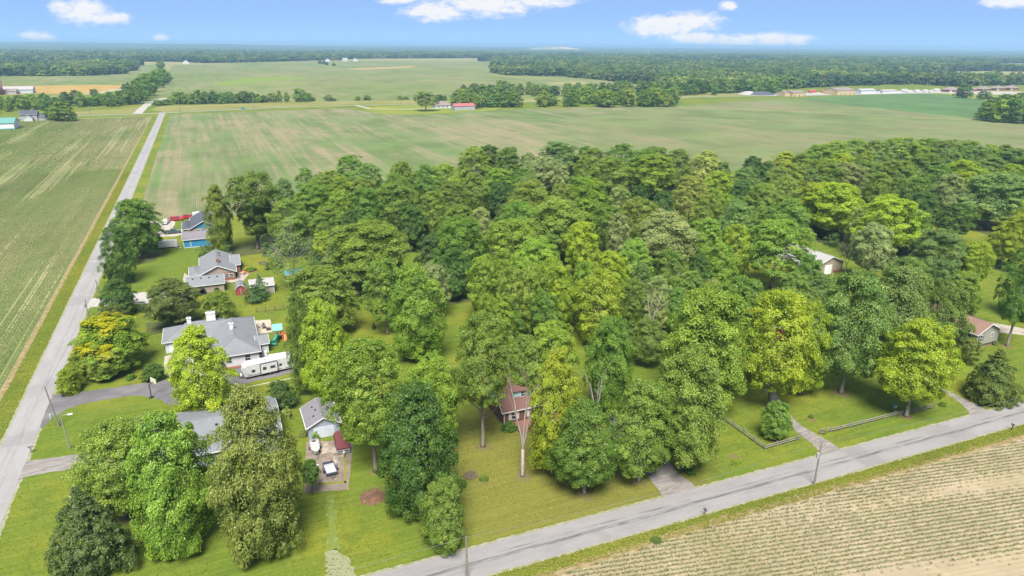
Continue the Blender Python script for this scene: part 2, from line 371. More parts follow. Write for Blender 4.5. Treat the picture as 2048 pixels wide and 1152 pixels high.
# ---- roads: pale chip seal with dark wheel and centre streaks
def road_mat(name, streak, col=(0.225, 0.215, 0.213)):
    t = NT(name, 0.9, 0.2)
    sp = t.t.nodes.new('ShaderNodeSeparateXYZ'); t.lk(t.co(), sp.inputs[0])
    wob = t.math('MULTIPLY', t.math('SUBTRACT', t.noise(0.06, 3, 0.6), 0.5), 1.0)
    y = t.math('ADD', sp.outputs[1], wob)
    def line(c, wd, sc, lo, hi, seed):
        d = t.math('ABSOLUTE', t.math('SUBTRACT', y, c)); a = t.math('SUBTRACT', 1.0, t.ramp(d, wd*0.2, wd))
        b = t.ramp(t.noise(1.0, 5, 0.75, t.map((sc, 1.6, 1), 0, (seed, seed*3, 0))), lo, hi); return t.math('MULTIPLY', a, b)
    k = line(-0.15, 0.48, 0.16, 0.36, 0.62, 3)
    k2 = line(0.75, 0.35, 0.09, 0.48, 0.66, 8); k3 = line(-1.1, 0.5, 0.06, 0.52, 0.72, 14); k4 = line(1.7, .5, .07, .55, .75, 21)
    al = t.math('MAXIMUM', t.math('MAXIMUM', k, t.math('MULTIPLY', k2, .8)), t.math('MULTIPLY', t.math('MAXIMUM', k3, k4), .4))
    base = t.mix(t.ramp(t.noise(0.4, 4, .7, t.map((.3, 1, 1))), .35, .7), col, tuple(q*.84 for q in col))
    base = t.mix(t.math('MULTIPLY', t.ramp(t.noise(6, 3, .7), .4, .7), .25), base, tuple(q*.72 for q in col))
    base = t.mix(t.math('MULTIPLY', al, streak), base, (0.05, 0.05, 0.056))
    ck = t.ramp(t.math('ABSOLUTE', t.math('SUBTRACT', t.noise(0.28, 4, .6, t.map((1.5, .8, 1), .2)), .5)), 0.0, 0.009)
    base = t.mix(t.math('MULTIPLY', t.math('SUBTRACT', 1.0, ck), .30), base, (0.16, 0.155, 0.16))
    pt = t.ramp(t.noise(0.07, 2, .4, t.map((1, .6, 1), .1, (5, 2, 0))), .60, .625); base = t.mix(t.math('MULTIPLY', pt, .35), base, tuple(q*.62 for q in col))
    t.color(base); t.bump(t.noise(14, 2, .7), .4, .02); return t.m
ROADM = road_mat('chip_seal', 0.86); ROADL = road_mat('worn_chip_seal', 0.22, (0.25, 0.24, 0.238)); 
t = NT('gravel_shoulder', .95, .1); t.color(t.mix(t.ramp(t.noise(1.2, 4, .75), .35, .65), (0.25, 0.235, 0.20), (0.165, 0.165, 0.07))); SHOULD = t.m
def road_local(name, poly, z, mat, loc, rz, seed):
    return sheet(name, rough(poly, 0.6, 0.14 if 'shoulder' in name else 0.08, seed), z, mat, 'structure', loc, rz)
# left road (object x axis points north)
road_local('road_shoulder', [(-140, -2.95), (720, -2.95), (720, 2.85), (-140, 2.85)], 0.012, SHOULD, (RX, 60), R(90), 3)
road_local('road', [(-140, -2.45), (722, -2.45), (722, 2.4), (-140, 2.4)], 0.018, ROADL, (RX, 60), R(90), 4)
# lower road: runs east, turning two degrees south
road_local('road_shoulder', [(-60, -3.2), (330, -3.2), (330, 3.2), (-60, 3.2)], 0.012, SHOULD, (26, 70.1), R(-1.9), 5)
road_local('road', [(-66, -2.75), (330, -2.75), (330, 2.75), (-66, 2.75)], 0.022, ROADM, (26, 70.1), R(-1.9), 6)
tr = px((-80, 238), (60, 236), (152, 232), (250, 228.5), (328, 226), (440, 220.5), (560, 215), (700, 210.5), (800, 208.7), (880, 207.8), (1000, 204), (1200, 199), (1340, 196), (1400, 193.5), (1480, 192), (1580, 191.6), (1680, 189.6), (1800, 187.2), (1900, 185.5), (2000, 184.5), (2120, 184))
ribbon('road', tr, 6.0, 0.024, ROADL, 9, 0.2, 5)
t = NT('pale_gravel', .95, .1); t.color(t.mix(t.ramp(t.noise(.7, 4, .75), .35, .65), (0.34, 0.32, 0.30), (0.25, 0.235, 0.215))); GRAVEL = t.m
t = NT('concrete', .9, .2); t.color(t.mix(t.ramp(t.noise(.35, 5, .7), .35, .7), (0.34, 0.305, 0.265), (0.25, 0.215, 0.185))); t.bump(t.noise(9, 2), .2, .01); CONC = t.m
t = NT('asphalt', .9, .2); a = t.mix(t.ramp(t.noise(.25, 5, .7, t.map((.5, 1, 1))), .35, .68), (0.095, 0.09, 0.10), (0.15, 0.14, 0.14)); t.color(t.mix(t.ramp(t.noise(.8, 5, .75), .66, .74), a, (0.25, 0.22, 0.17))); ASPH = t.m
t = NT('old_asphalt', .9, .2); t.color(t.mix(t.ramp(t.noise(.9, 5, .75, t.map((.35, 1.4, 1))), .35, .65), (0.23, 0.205, 0.19), (0.14, 0.128, 0.124))); OLDA = t.m
t = NT('stained_pad', .9, .2)
a = t.mix(t.ramp(t.noise(.5, 5, .7), .35, .7), (0.21, 0.17, 0.135), (0.14, 0.11, 0.09))
a = t.mix(t.ramp(t.noise(.22, 4, .6, t.map((1, 1, 1), 0, (3, 9, 0))), .54, .62), a, (0.33, 0.28, 0.22)); t.color(t.mix(t.ramp(t.noise(.45, 4, .65, t.map((1, 1, 1), 0, (13, 4, 0))), .60, .68), a, (0.16, 0.07, 0.035))); PADM = t.m
ribbon('gravel_lane', px((274, 228), (286, 216), (300, 205), (332, 196)), 8, 0.016, GRAVEL, 3, 0.6, 4)
ribbon('gravel_lane', px((90, 193), (160, 190), (200, 186), (225, 181), (248, 178)), 8, 0.020, GRAVEL, 4, 0.6, 6)
ribbon('driveway', px((712, 211), (740, 217), (800, 218.3), (860, 217.5), (900, 214)), 5, 0.020, CONC, 5, 0.2, 4)
sheet('gravel_yard', px((1480, 190), (1540, 186.5), (1680, 184), (1830, 181), (1890, 181), (1880, 186), (1700, 189), (1560, 192)), 0.020, GRAVEL)
sheet('street', px((1830, 184), (1900, 187), (1980, 189), (2120, 190), (2120, 184), (1960, 182)), 0.022, CONC)
# driveways off the left road
sheet('driveway', rough(smooth(px((80, 862), (95, 846), (112, 830), (147, 812), (205, 800), (268, 790), (303, 794), (327, 801), (329, 809), (400, 815), (480, 800), (472, 745), (420, 745), (345, 757), (300, 764), (181, 782), (128, 786), (106, 791), (92, 780), (70, 830)), 1), .8, .08, 8), 0.014, ASPH)
sheet('driveway', rough(px((329, 713), (352, 706), (440, 735), (430, 752), (345, 759), (327, 745)), .8, .05, 9), 0.016, CONC)
sheet('driveway', rough(px((468, 772), (472, 728), (606, 704), (606, 738), (560, 752)), .8, .08, 9), 0.016, ASPH)
sheet('driveway', rough(px((20, 985), (44, 956), (100, 944), (168, 936), (250, 928), (250, 898), (168, 907), (58, 922), (34, 905)), .8, .12, 10), 0.014, OLDA)
sheet('driveway', rough(smooth(px((160, 640), (171, 616), (205, 612), (316, 605), (385, 612), (385, 585), (316, 581), (200, 595), (176, 598), (150, 615)), 1), .8, .1, 11), 0.014, GRAVEL)
sheet('driveway', rough(smooth(px((262, 447), (301, 441), (347, 440.5), (352, 447), (342, 459), (368, 459), (366, 472), (309, 474), (262, 476), (300, 468), (318, 462), (326, 452), (303, 446.5)), 1), .8, .08, 12), 0.014, CONC)
sheet('walkway', rough(px((378, 553), (369, 546), (366, 558), (370, 574), (376, 574), (372, 560)), 1, .05, 13), 0.014, CONC)
sheet('patio', px((450, 566), (486, 562), (500, 546), (492, 536), (472, 540), (470, 552), (450, 556)), 0.016, CONC)
sheet('patio', px((510, 641), (541, 639), (545, 664), (516, 668)), 0.016, NT('patio_stone', .9, .2).color((0.36, 0.31, 0.25)).m)
sheet('parking_pad', rough(px((612, 884), (707, 879), (697, 979), (608, 986)), .8, .06, 14), 0.014, PADM)
for i, q in enumerate([[(609, 968), (692, 962), (693, 966), (609, 972)], [(687, 884), (692, 884), (693, 966), (688, 966)]]):
    sheet('weed_joint', rough(px(*q), .4, .10, i), 0.018, NT('weed_joint', .95, .1).color((0.17, 0.17, 0.03)).m)
# gravel two-track below the pad
t = NT('white_gravel_track', .95, .1); t.color(t.mix(t.ramp(t.noise(3.2, 6, .85), .38, .66), (0.13, 0.155, 0.04), (0.27, 0.255, 0.215))); WTR = t.m
sheet('gravel_track', rough(px((652, 1152), (655, 1100), (672, 1098), (690, 1110), (705, 1135), (716, 1156), (650, 1160)), .5, .35, 15), 0.010, WTR)
t = NT('faint_gravel_track', .95, .1); t.color(t.mix(t.ramp(t.noise(1.2, 5, .8), .55, .70), (0.12, 0.155, 0.03), (0.30, 0.275, 0.21))); 
sheet('gravel_track', rough(px((652, 1099), (655, 1040), (652, 990), (668, 988), (672, 1040), (680, 1099)), .5, .4, 16), 0.010, t.m)
# brick-house drive, east drives
sheet('driveway', rough(smooth(px((1194, 780), (1208, 778), (1222, 800), (1252, 850), (1275, 880), (1340, 925), (1352, 944), (1392, 972), (1394, 985), (1330, 1000), (1308, 966), (1270, 930), (1226, 888), (1214, 836)), 1), .8, .08, 17), 0.014, OLDA)
sheet('driveway', rough(smooth(px((1520, 760), (1536, 758), (1560, 800), (1592, 846), (1640, 872), (1682, 898), (1690, 910), (1642, 918), (1636, 896), (1583, 857), (1545, 812)), 1), .8, .08, 18), 0.014, OLDA)
sheet('driveway', rough(smooth(px((1700, 742), (1780, 734), (1860, 760), (1909, 789), (1976, 820), (1980, 832), (1944, 838), (1935, 818), (1893, 785), (1850, 770), (1780, 745), (1702, 750)), 1), .8, .08, 19), 0.014, OLDA)
sheet('driveway', rough(px((1880, 612), (1925, 628), (1975, 643), (2060, 660), (2060, 672), (1990, 664), (1920, 640), (1880, 628)), .8, .1, 20), 0.014, CONC)
# lower corn field with its dusty edge
DIRT = NT('dusty_verge', .95, .1); DIRT.color(DIRT.mix(DIRT.ramp(DIRT.noise(.8, 4, .75), .38, .6), (0.25, 0.185, 0.115), (0.16, 0.13, 0.05))); DIRT = DIRT.m
lower = [(20, 63.6), (45, 63.9), (60, 63.9), (128, 60.6), (340, 50), (340, -20), (20, -20)]
sheet('field_lower', rough(lower, .8, .3, 21), 0.010, F_NEAR)
ribbon('bare_verge', [(25, 63.9), (60, 64.1), (128, 60.9), (300, 53)], 1.3, 0.014, DIRT, 22, .4, .6)
ribbon('bare_verge', [(RX-6.6, 60), (RX-7.0, 300), (RX-7.9, 735)], 1.1, 0.014, DIRT, 23, .3, .8)
# ================================================================== foliage
def leaf_material(name, per_instance=False):
    m = bpy.data.materials.new(name); m.use_nodes = True; t = m.node_tree; t.nodes.clear()
    N = t.nodes.new; L = t.links.new
    out = N('ShaderNodeOutputMaterial'); mixs = N('ShaderNodeMixShader'); df = N('ShaderNodeBsdfDiffuse'); tl = N('ShaderNodeBsdfTranslucent'); gl = N('ShaderNodeBsdfGlossy'); mg = N('ShaderNodeMixShader')
    oi = N('ShaderNodeObjectInfo'); at = N('ShaderNodeAttribute'); at.attribute_name = 'var'
    if per_instance:
        rp = N('ShaderNodeValToRGB'); L(oi.outputs['Random'], rp.inputs[0]); e = rp.color_ramp.elements
        cols = [(0, (0.060, 0.135, 0.042)), (.25, (0.110, 0.195, 0.050)), (.5, (0.195, 0.270, 0.064)), (.75, (0.080, 0.165, 0.060)), (1, (0.28, 0.31, 0.090))]
        e[0].position, e[0].color = 0, (*cols[0][1], 1); e[1].position, e[1].color = 1, (*cols[-1][1], 1)
        for p, c in cols[1:-1]: q = e.new(p); q.color = (*c, 1)
        nz = N('ShaderNodeTexNoise'); nz.inputs['Scale'].default_value = .006; nz.inputs['Detail'].default_value = 4; L(oi.outputs['Location'], nz.inputs['Vector'])
        mn = N('ShaderNodeMix'); mn.data_type = 'RGBA'; mn.blend_type = 'MULTIPLY'; mn.inputs[0].default_value = 1.0; cr = N('ShaderNodeValToRGB'); L(nz.outputs[0], cr.inputs[0]); cr.color_ramp.elements[0].position = .38; cr.color_ramp.elements[0].color = (.55, .62, .75, 1); cr.color_ramp.elements[1].position = .64; cr.color_ramp.elements[1].color = (1.35, 1.25, 1.0, 1)
        L(rp.outputs[0], mn.inputs[6]); L(cr.outputs[0], mn.inputs[7]); base = mn.outputs[2]
    else: base = oi.outputs['Color']
    mr = N('ShaderNodeMapRange'); L(at.outputs['Fac'], mr.inputs[0]); mr.inputs[3].default_value = 0.82 if per_instance else 0.62; mr.inputs[4].default_value = 1.18 if per_instance else 1.38
    hs = N('ShaderNodeHueSaturation'); L(base, hs.inputs['Color']); L(mr.outputs[0], hs.inputs['Value'])
    mh = N('ShaderNodeMapRange'); L(at.outputs['Fac'], mh.inputs[0]); mh.inputs[3].default_value = 0.522; mh.inputs[4].default_value = 0.480; L(mh.outputs[0], hs.inputs['Hue'])
    L(hs.outputs[0], df.inputs[0]); L(hs.outputs[0], tl.inputs[0]); mixs.inputs[0].default_value = 0.42
    L(df.outputs[0], mixs.inputs[1]); L(tl.outputs[0], mixs.inputs[2]); gl.inputs['Roughness'].default_value = 0.45; gl.inputs[0].default_value = (.9, .95, 1, 1); mg.inputs[0].default_value = 0.018
    L(mixs.outputs[0], mg.inputs[1]); L(gl.outputs[0], mg.inputs[2]); L(mg.outputs[0], out.inputs[0]); return m
LEAF = leaf_material('leaves'); LEAF_FAR = leaf_material('far_leaves', True)
t = NT('bark', .95, .1); t.color(t.mix(t.ramp(t.noise(3, 4, .7, t.map((1, 1, .25))), .35, .65), (0.20, 0.165, 0.13), (0.105, 0.085, 0.07))); t.bump(t.noise(6, 3, .7, t.map((1, 1, .2))), .6, .05); BARK = t.m
t = NT('pale_bark', .95, .1); t.color(t.mix(t.ramp(t.noise(3, 4, .7, t.map((1, 1, .25))), .35, .65), (0.25, 0.215, 0.185), (0.165, 0.14, 0.12))); PBARK = t.m
t = NT('dead_wood', .95, .1); t.color(t.mix(t.ramp(t.noise(4, 4, .7, t.map((1, 1, .25))), .35, .65), (0.31, 0.275, 0.25), (0.21, 0.185, 0.165))); DEADW = t.m

def leaf_mesh(name, C, Nn, size, var, mat, seed, asp=0.62):
    g = np.random.default_rng(seed); n = len(C)
    Nn = Nn/np.maximum(np.linalg.norm(Nn, axis=1, keepdims=True), 1e-6)
    r_ = g.normal(size=(n, 3)); a = np.cross(Nn, r_); a /= np.maximum(np.linalg.norm(a, axis=1, keepdims=True), 1e-6); b = np.cross(Nn, a)
    s = size[:, None]
    v = np.stack([C - a*s*0.62 - Nn*s*0.12, C - b*s*asp*0.55, C + a*s*0.62 - Nn*s*0.16, C + b*s*asp*0.55], axis=1).reshape(-1, 3)
    me = bpy.data.meshes.new(name); me.vertices.add(4*n); me.loops.add(4*n); me.polygons.add(n)
    me.vertices.foreach_set('co', v.astype(np.float32).ravel()); me.loops.foreach_set('vertex_index', np.arange(4*n, dtype=np.int32))
    me.polygons.foreach_set('loop_start', np.arange(0, 4*n, 4, dtype=np.int32))
    me.update(calc_edges=True)
    at = me.attributes.new('var', 'FLOAT', 'POINT'); at.data.foreach_set('value', np.repeat(var, 4).astype(np.float32))
    me.materials.append(mat); return me
def unit(g, n):
    v = g.normal(size=(n, 3)); return v/np.linalg.norm(v, axis=1, keepdims=True)
PROF = {   # crown outline: radius at height t (0 bottom, 1 top)
    'round': lambda t: np.where(t > .45, np.sqrt(np.clip(1-((t-.45)/.56)**2, 0, 1)), np.sqrt(np.clip(1-((.45-t)/.52)**2.2, 0, 1))),
    'oval': lambda t: np.where(t > .38, np.clip(1-((t-.38)/.64)**2.1, 0, 1)**.62, np.sqrt(np.clip(1-((.38-t)/.46)**2.4, 0, 1))),
    'dome': lambda t: np.where(t > .3, np.sqrt(np.clip(1-((t-.3)/.71)**2, 0, 1)), .72+.28*np.clip(t/.3, 0, 1)),
    'vase': lambda t: np.where(t > .72, np.sqrt(np.clip(1-((t-.72)/.30)**2, 0, 1)), .22+.78*np.clip(t/.72, 0, 1)**1.25),
    'cone': lambda t: np.clip(1.02-t, 0, 1)**.8*np.where(t < .12, .75+.25*t/.12, 1),
    'cedar': lambda t: np.where(t > .22, np.clip(1-((t-.22)/.79)**1.25, 0, 1)**1.05, .88+.12*t/.22),
}
def crown(name, kind, seed, n_lobe=48, n_sub=5, per=62, size=.34, mat=None, rx=6.0, hz=13.0, lump=0.24, fill=0.06, gap=0.0, shell=.27):
    g = np.random.default_rng(seed); C = []; Nn = []; V = []
    ph = g.uniform(0, 6.28, 4); am = g.uniform(.05, .15, 3)
    def envelope(t, phi):
        m = 1 + am[0]*np.sin(2*phi+ph[0]+t*2) + am[1]*np.sin(3*phi+ph[1]-t*3) + am[2]*np.sin(5*phi+ph[2]+4*t)
        return PROF[kind](t)*m*rx
    # golden-angle spread of boughs over the crown's skin, then jitter
    w_t = (np.arange(n_lobe)+.5)/n_lobe
    tt = np.clip(w_t + g.normal(0, .05, n_lobe), .02, .985); phi = np.arange(n_lobe)*2.39996 + g.normal(0, .35, n_lobe)
    rr = envelope(tt, phi)*g.uniform(.45, .90, n_lobe)
    if kind in ('cone',): rr = envelope(tt, phi)*g.uniform(.55, .8, n_lobe)
    lob = np.stack([rr*np.cos(phi), rr*np.sin(phi), tt*hz], 1)
    cen = np.array([0, 0, hz*.42])
    for i in range(n_lobe):
        lr = rx*lump*g.uniform(.65, 1.3); lv = g.normal(0, .12)
        if kind in ('cone', 'cedar'): lr *= .45 + .75*(1-tt[i])
        out = lob[i]-cen; out = out/ max(np.linalg.norm(out), .1)
        up = out*.8 + np.array([0, 0, .75]); up /= np.linalg.norm(up)
        if g.uniform() < gap: continue
        ns = max(2, int(n_sub*g.uniform(.7, 1.3)))
        for j in range(ns):
            d = unit(g, 1)[0]; d = d if d@up > -.15 else -d
            sc = lob[i] + d*lr*np.array([.9, .9, .75]); sr = lr*g.uniform(.42, .72)
            k = int(per*(sr/(rx*lump*.57))**1.6*g.uniform(.8, 1.2)) + 6
            dd = unit(g, k); flip = (dd@up) < -.25; dd[flip] *= -1
            rad = sr*(1.12 - .62*g.random(k)**1.6)
            pos = sc + dd*rad[:, None]*np.array([1.08, 1.08, .88])
            C.append(pos); Nn.append(dd*.7 + up*.7 + g.normal(0, .46, (k, 3))); V.append(np.clip(.5 + lv + g.normal(0, .15, k) + .10*(dd@up), 0, 1))
    k = int(sum(len(c) for c in C)*(shell if kind != 'cone' else .1))      # the leafy skin between the boughs
    tt = 1-(1-g.random(k))**.8; ph2 = g.uniform(0, 6.28, k); bump_ = 1 + .07*np.sin(7*ph2+11*tt+ph[3]) + .06*np.sin(13*ph2-17*tt)
    r2 = envelope(tt, ph2)*(.86 - .26*g.random(k)**1.5)*bump_; pos = np.stack([r2*np.cos(ph2), r2*np.sin(ph2), tt*hz*.97], 1); nn = pos - cen; nn /= np.linalg.norm(nn, axis=1, keepdims=True)
    C.append(pos); Nn.append(nn*.8 + np.array([0, 0, .55]) + g.normal(0, .45, (k, 3))); V.append(np.clip(g.normal(.46, .16, k), 0, 1))
    k = int(sum(len(c) for c in C)*fill)      # loose leaves in the inside
    tt = g.random(k); ph2 = g.uniform(0, 6.28, k); r2 = envelope(tt, ph2)*np.sqrt(g.random(k))*.72
    C.append(np.stack([r2*np.cos(ph2), r2*np.sin(ph2), tt*hz], 1)); Nn.append(unit(g, k)+np.array([0, 0, .5])); V.append(np.clip(g.normal(.45, .15, k), 0, 1))
    C = np.concatenate(C); Nn = np.concatenate(Nn); V = np.concatenate(V)
    C[:, 2] = np.maximum(C[:, 2], .1)
    return leaf_mesh(name, C, Nn, size*g.uniform(.7, 1.35, len(C)), V, mat or LEAF, seed)
def trunk_mesh(name, seed, mat, h=20.0, r=.38, cb=.32, lean=.03, limbs=9, rx=6.0, kind='round'):
    g = random.Random(seed); b = MB()
    pts = []; x = y = 0.0; top = h*(.80 if kind != 'cone' else .97)
    for i in range(9):
        q = i/8; pts.append((x, y, q*top)); x += g.uniform(-lean, lean)*h/6; y += g.uniform(-lean, lean)*h/6
    rad = [r*(1.55 if i == 0 else 1.08 - .92*i/8) for i in range(9)]
    pts.insert(1, (pts[0][0], pts[0][1], .55)); rad.insert(1, r*1.12)
    b.tube(pts, rad, 8)
    for k in range(limbs):
        q = cb*.85 + (.88-cb*.85)*k/max(1, limbs); a = k*2.4 + g.uniform(-.4, .4); i = min(int(q*8), 7)
        p0 = Vector(pts[i+1]); p0.z = q*top; l = rx*(1.0-.45*q)*g.uniform(.55, .9); rise = .55 if kind != 'vase' else 1.1
        p1 = p0 + Vector((math.cos(a)*l*.5, math.sin(a)*l*.5, l*rise*.5)); p2 = p0 + Vector((math.cos(a)*l, math.sin(a)*l, l*rise*1.15))
        rr = r*(.52-.3*q); b.tube([p0, p1, p2], [rr, rr*.65, rr*.2], 5, cap=False)
    return b.mesh(name, mat, smooth=True)
# ---- the crowns that are shared between look-alike trees (nominal: 6 m radius, 13 m tall crown)
CR = {}
def reg(key, n, **k):
    CR[key] = [crown('crown_' + key, seed=100*len(CR)+i, **k) for i in range(n)]
reg('round', 4, kind='round', n_lobe=135, n_sub=5, per=62, size=.235, lump=.175)
reg('oval', 3, kind='oval', n_lobe=140, n_sub=5, per=60, size=.23, lump=.17)
reg('dome', 3, kind='dome', n_lobe=135, n_sub=5, per=60, size=.235, lump=.17)
reg('airy', 3, kind='round', n_lobe=112, n_sub=5, per=54, size=.23, lump=.16, gap=.08, shell=.18)
reg('vase', 2, kind='vase', n_lobe=110, per=60, size=.24, lump=.18)
reg('cone', 2, kind='cone', n_lobe=150, n_sub=3, per=44, size=.28, lump=.17)
reg('cedar', 2, kind='cedar', n_lobe=210, n_sub=4, per=52, size=.24, lump=.15)
reg('mid', 6, kind='round', n_lobe=34, n_sub=4, per=17, size=.78, lump=.27)
reg('midtall', 3, kind='oval', n_lobe=34, n_sub=4, per=17, size=.78, lump=.26)
FARC = [crown('far_crown', k_, 900+i, n_lobe=14, n_sub=3, per=14, size=1.9, mat=LEAF_FAR, lump=.42) for i, k_ in enumerate(('round', 'dome', 'oval', 'round', 'dome'))]
TRK = {'round': [trunk_mesh('trunk', i, BARK) for i in range(4)], 'vase': [trunk_mesh('trunk', 20, BARK, cb=.2, kind='vase', limbs=12)],
       'cone': [trunk_mesh('trunk', 30, BARK, limbs=0, kind='cone', r=.28)], 'pale': [trunk_mesh('trunk', 40+i, PBARK, lean=.015) for i in range(2)],
       'mid': [trunk_mesh('trunk', 50, BARK, limbs=3)]}
HUE = {'lime': (0.271, 0.361, 0.026), 'green': (0.139, 0.250, 0.034), 'dark': (0.087, 0.166, 0.030), 'olive': (0.208, 0.287, 0.039), 'grey': (0.169, 0.261, 0.060),
       'yellow': (0.321, 0.374, 0.028), 'tan': (0.282, 0.344, 0.070), 'pale': (0.249, 0.313, 0.101), 'leafy': (0.206, 0.318, 0.034), 'moss': (0.165, 0.250, 0.037), 'blue': (0.163, 0.268, 0.105), 'rust': (0.144, 0.196, 0.039), 'cedar': (0.103, 0.150, 0.035), 'straw': (0.250, 0.280, 0.058)}
ADJ = {'lime': 'bright yellow-green', 'green': 'mid green', 'dark': 'deep green', 'olive': 'olive green', 'grey': 'grey-green', 'yellow': 'golden yellow', 'tan': 'tan-tinged', 'pale': 'pale silvery green', 'leafy': 'fresh light green', 'moss': 'mossy green', 'blue': 'blue-green', 'rust': 'dull olive', 'cedar': 'dark', 'straw': 'straw-tinted'}
tg = random.Random(11)
TREES = []
def tree(base, h, dia, hue, kind='round', cb=.30, label=None, group=None, name='tree', trunk='round', cat='tree', jit=.15, tr=1.0, vi=None):
    ck = CR[kind]; me = ck[tg.randrange(len(ck)) if vi is None else vi % len(ck)]
    o = thing(name, label, cat, (base[0], base[1], 0), tg.uniform(0, 6.28), group, local=True)
    c = bpy.data.objects.new('crown', me); COL.objects.link(c); c.parent = o
    ch = h*(1-cb); c.location = (0, 0, h*cb); ax = tg.uniform(.90, 1.10); c.scale = (dia/12.2*ax, dia/12.2/ax, ch/13.4)
    col = HUE[hue]; f = tg.uniform(1-jit, 1+jit); c.color = (col[0]*f*tg.uniform(.93, 1.07), col[1]*f, col[2]*f*tg.uniform(.85, 1.15), 1)
    tm = TRK[trunk]; k = bpy.data.objects.new('trunk', tm[tg.randrange(len(tm))]); COL.objects.link(k); k.parent = o
    s = h/20.0; k.scale = (s*tr*dia/h*1.45, s*tr*dia/h*1.45, s)
    TREES.append((base[0], base[1], dia/2)); return o
def tree_px(x, yt, wpx, h, hue, kind='round', base=None, **k):
    if base is not None:
        b = P(*base); h = height_at(b, x, yt)
    else: b = P(x, yt, h)
    d = depth((b[0], b[1], h*.6)); return tree((b[0], b[1]), h, wpx*d/FPX*(.95 if base is not None else 1.0), hue, kind, **k)
# ---- trees of the yards, each one told apart
S = tree_px
S(188, 962, 168, 9, 'cedar', 'cedar', base=(192, 1140), cb=.02, name='cedar_tree', trunk='cone', label='dark olive cedar growing at the corner of the front lawn, below a maple', cat='tree')
S(222, 850, 172, 12, 'olive', 'round', base=(258, 1032), cb=.16, label='olive maple with trunk bared beside the dark cedar, next to the old drive')
S(360, 826, 178, 14, 'leafy', 'oval', base=(366, 1092), cb=.05, vi=1, label='tall leafy tree standing between the olive maple and the pale yellowish tree')
S(526, 788, 188, 14, 'straw', 'oval', base=(532, 1100), cb=.05, vi=2, label='pale yellowish tree covering the grey roof beside the parking pad')
S(745, 682, 180, 18, 'leafy', 'airy', base=(752, 942), cb=.32, label='tall light green tree with bare trunk beside the parking pad')
S(875, 716, 118, 15, 'leafy', 'round', base=(868, 905), cb=.12, label='rounded fresh green tree just behind the big dark oak')
S(838, 775, 165, 17, 'dark', 'oval', base=(842, 1022), cb=.06, vi=0, label='massive dark green oak between brush pile and dry lawn')
S(888, 962, 104, 8, 'olive', 'dome', base=(890, 1094), cb=.06, label='small yellowish tree beside the lower road, at the foot of the dark oak')
S(930, 632, 150, 20, 'moss', 'airy', base=(966, 893), cb=.40, trunk='pale', label='mossy crowned tree with tall pale bare trunk left of the brick house')
S(1121, 708, 112, 17, 'lime', 'oval', base=(1104, 949), cb=.10, label='bright lime green tree standing close in front of the brick house')
S(1166, 812, 138, 14, 'green', 'oval', base=(1168, 986), cb=.20, trunk='pale', label='deep green roadside tree with a stub of white trunk and dead tips')
S(1298, 772, 132, 14, 'moss', 'round', base=(1277, 962), cb=.16, trunk='pale', label='mossy green tree beside the drive mouth of the brick house')
S(1372, 706, 155, 17, 'moss', 'round', base=(1366, 938), cb=.13, label='wide olive tinted tree next to the rail fence corner')
S(1220, 637, 112, 16, 'green', 'round', base=(1212, 840), cb=.15, label='green tree behind the brick house, over its drive')
S(1098, 650, 145, 17, 'leafy', 'airy', base=(1100, 800), cb=.20, label='light feathery tree rising behind the brick house roof')
S(1372, 580, 190, 20, 'leafy', 'round', base=(1400, 815), cb=.12, vi=3, label='large fresh green tree north of the rail fence corner')
S(1545, 583, 165, 20, 'lime', 'airy', base=(1538, 812), cb=.20, label='spreading lime green walnut with two stems near the sapling')
S(1600, 605, 95, 17, 'lime', 'round', base=(1600, 790), cb=.12, label='lime green tree leaning over the white porch posts')
S(1690, 545, 150, 20, 'grey', 'round', base=(1682, 786), cb=.20, trunk='pale', label='large grey-green oak with stout trunk on the striped lawn')
S(1772, 532, 130, 20, 'grey', 'dome', base=(1775, 735), cb=.12, label='broad grey-green tree merging with the oak on the striped lawn')
S(1850, 648, 148, 17, 'lime', 'round', base=(1812, 832), cb=.24, trunk='pale', label='yellow-green tree with pale trunk rising through the rail fence')
S(1975, 690, 108, 8, 'rust', 'cedar', base=(1976, 800), cb=.03, name='cedar_tree', trunk='cone', label='bushy olive-brown cedar beside the eastern drive mouth')
S(2026, 486, 92, 17, 'green', 'airy', base=(2014, 692), cb=.28, trunk='pale', label='open green tree with leaning pale trunk behind the split-level house')
S(1968, 486, 70, 14, 'lime', 'round', base=(1938, 580), cb=.25, label='lime green tree with dark forked trunk beyond the concrete drive')
S(1870, 560, 92, 15, 'moss', 'dome', base=(1872, 700), cb=.08, label='dense mossy tree crowding the split-level house')
S(1936, 676, 46, 6, 'olive', 'airy', base=(1936, 728), cb=.2, label='thin little tree in front of the split-level house')
S(1556, 805, 62, 6, 'green', 'dome', base=(1548, 878), cb=.12, name='sapling', label='young round sapling inside the rail fence corner')
S(268, 402, 98, 16, 'green', 'round', base=(282, 517), cb=.16, label='full green maple on the lawn beside the left road')
S(236, 452, 74, 14, 'dark', 'airy', base=(244, 566), cb=.05, name='pine_tree', trunk='cone', label='ragged dark pine leaning over the left road')
S(240, 560, 64, 9, 'dark', 'oval', base=(244, 630), cb=.06, label='small dark tree at the mouth of the gravel drive')
S(228, 612, 58, 5, 'rust', 'dome', base=(228, 668), cb=.03, name='shrub', cat='shrub', label='rounded dull olive shrub below the small dark tree')
S(348, 561, 114, 10, 'rust', 'round', base=(354, 653), cb=.22, label='dull olive maple standing north of the white ranch house')
S(436, 584, 72, 6, 'olive', 'dome', base=(440, 642), cb=.12, label='low olive tree between ranch house and tan garage')
S(222, 634, 138, 9, 'leafy', 'dome', base=(232, 740), cb=.10, label='wide rain tree with yellow blossom on its top, next to the left road')
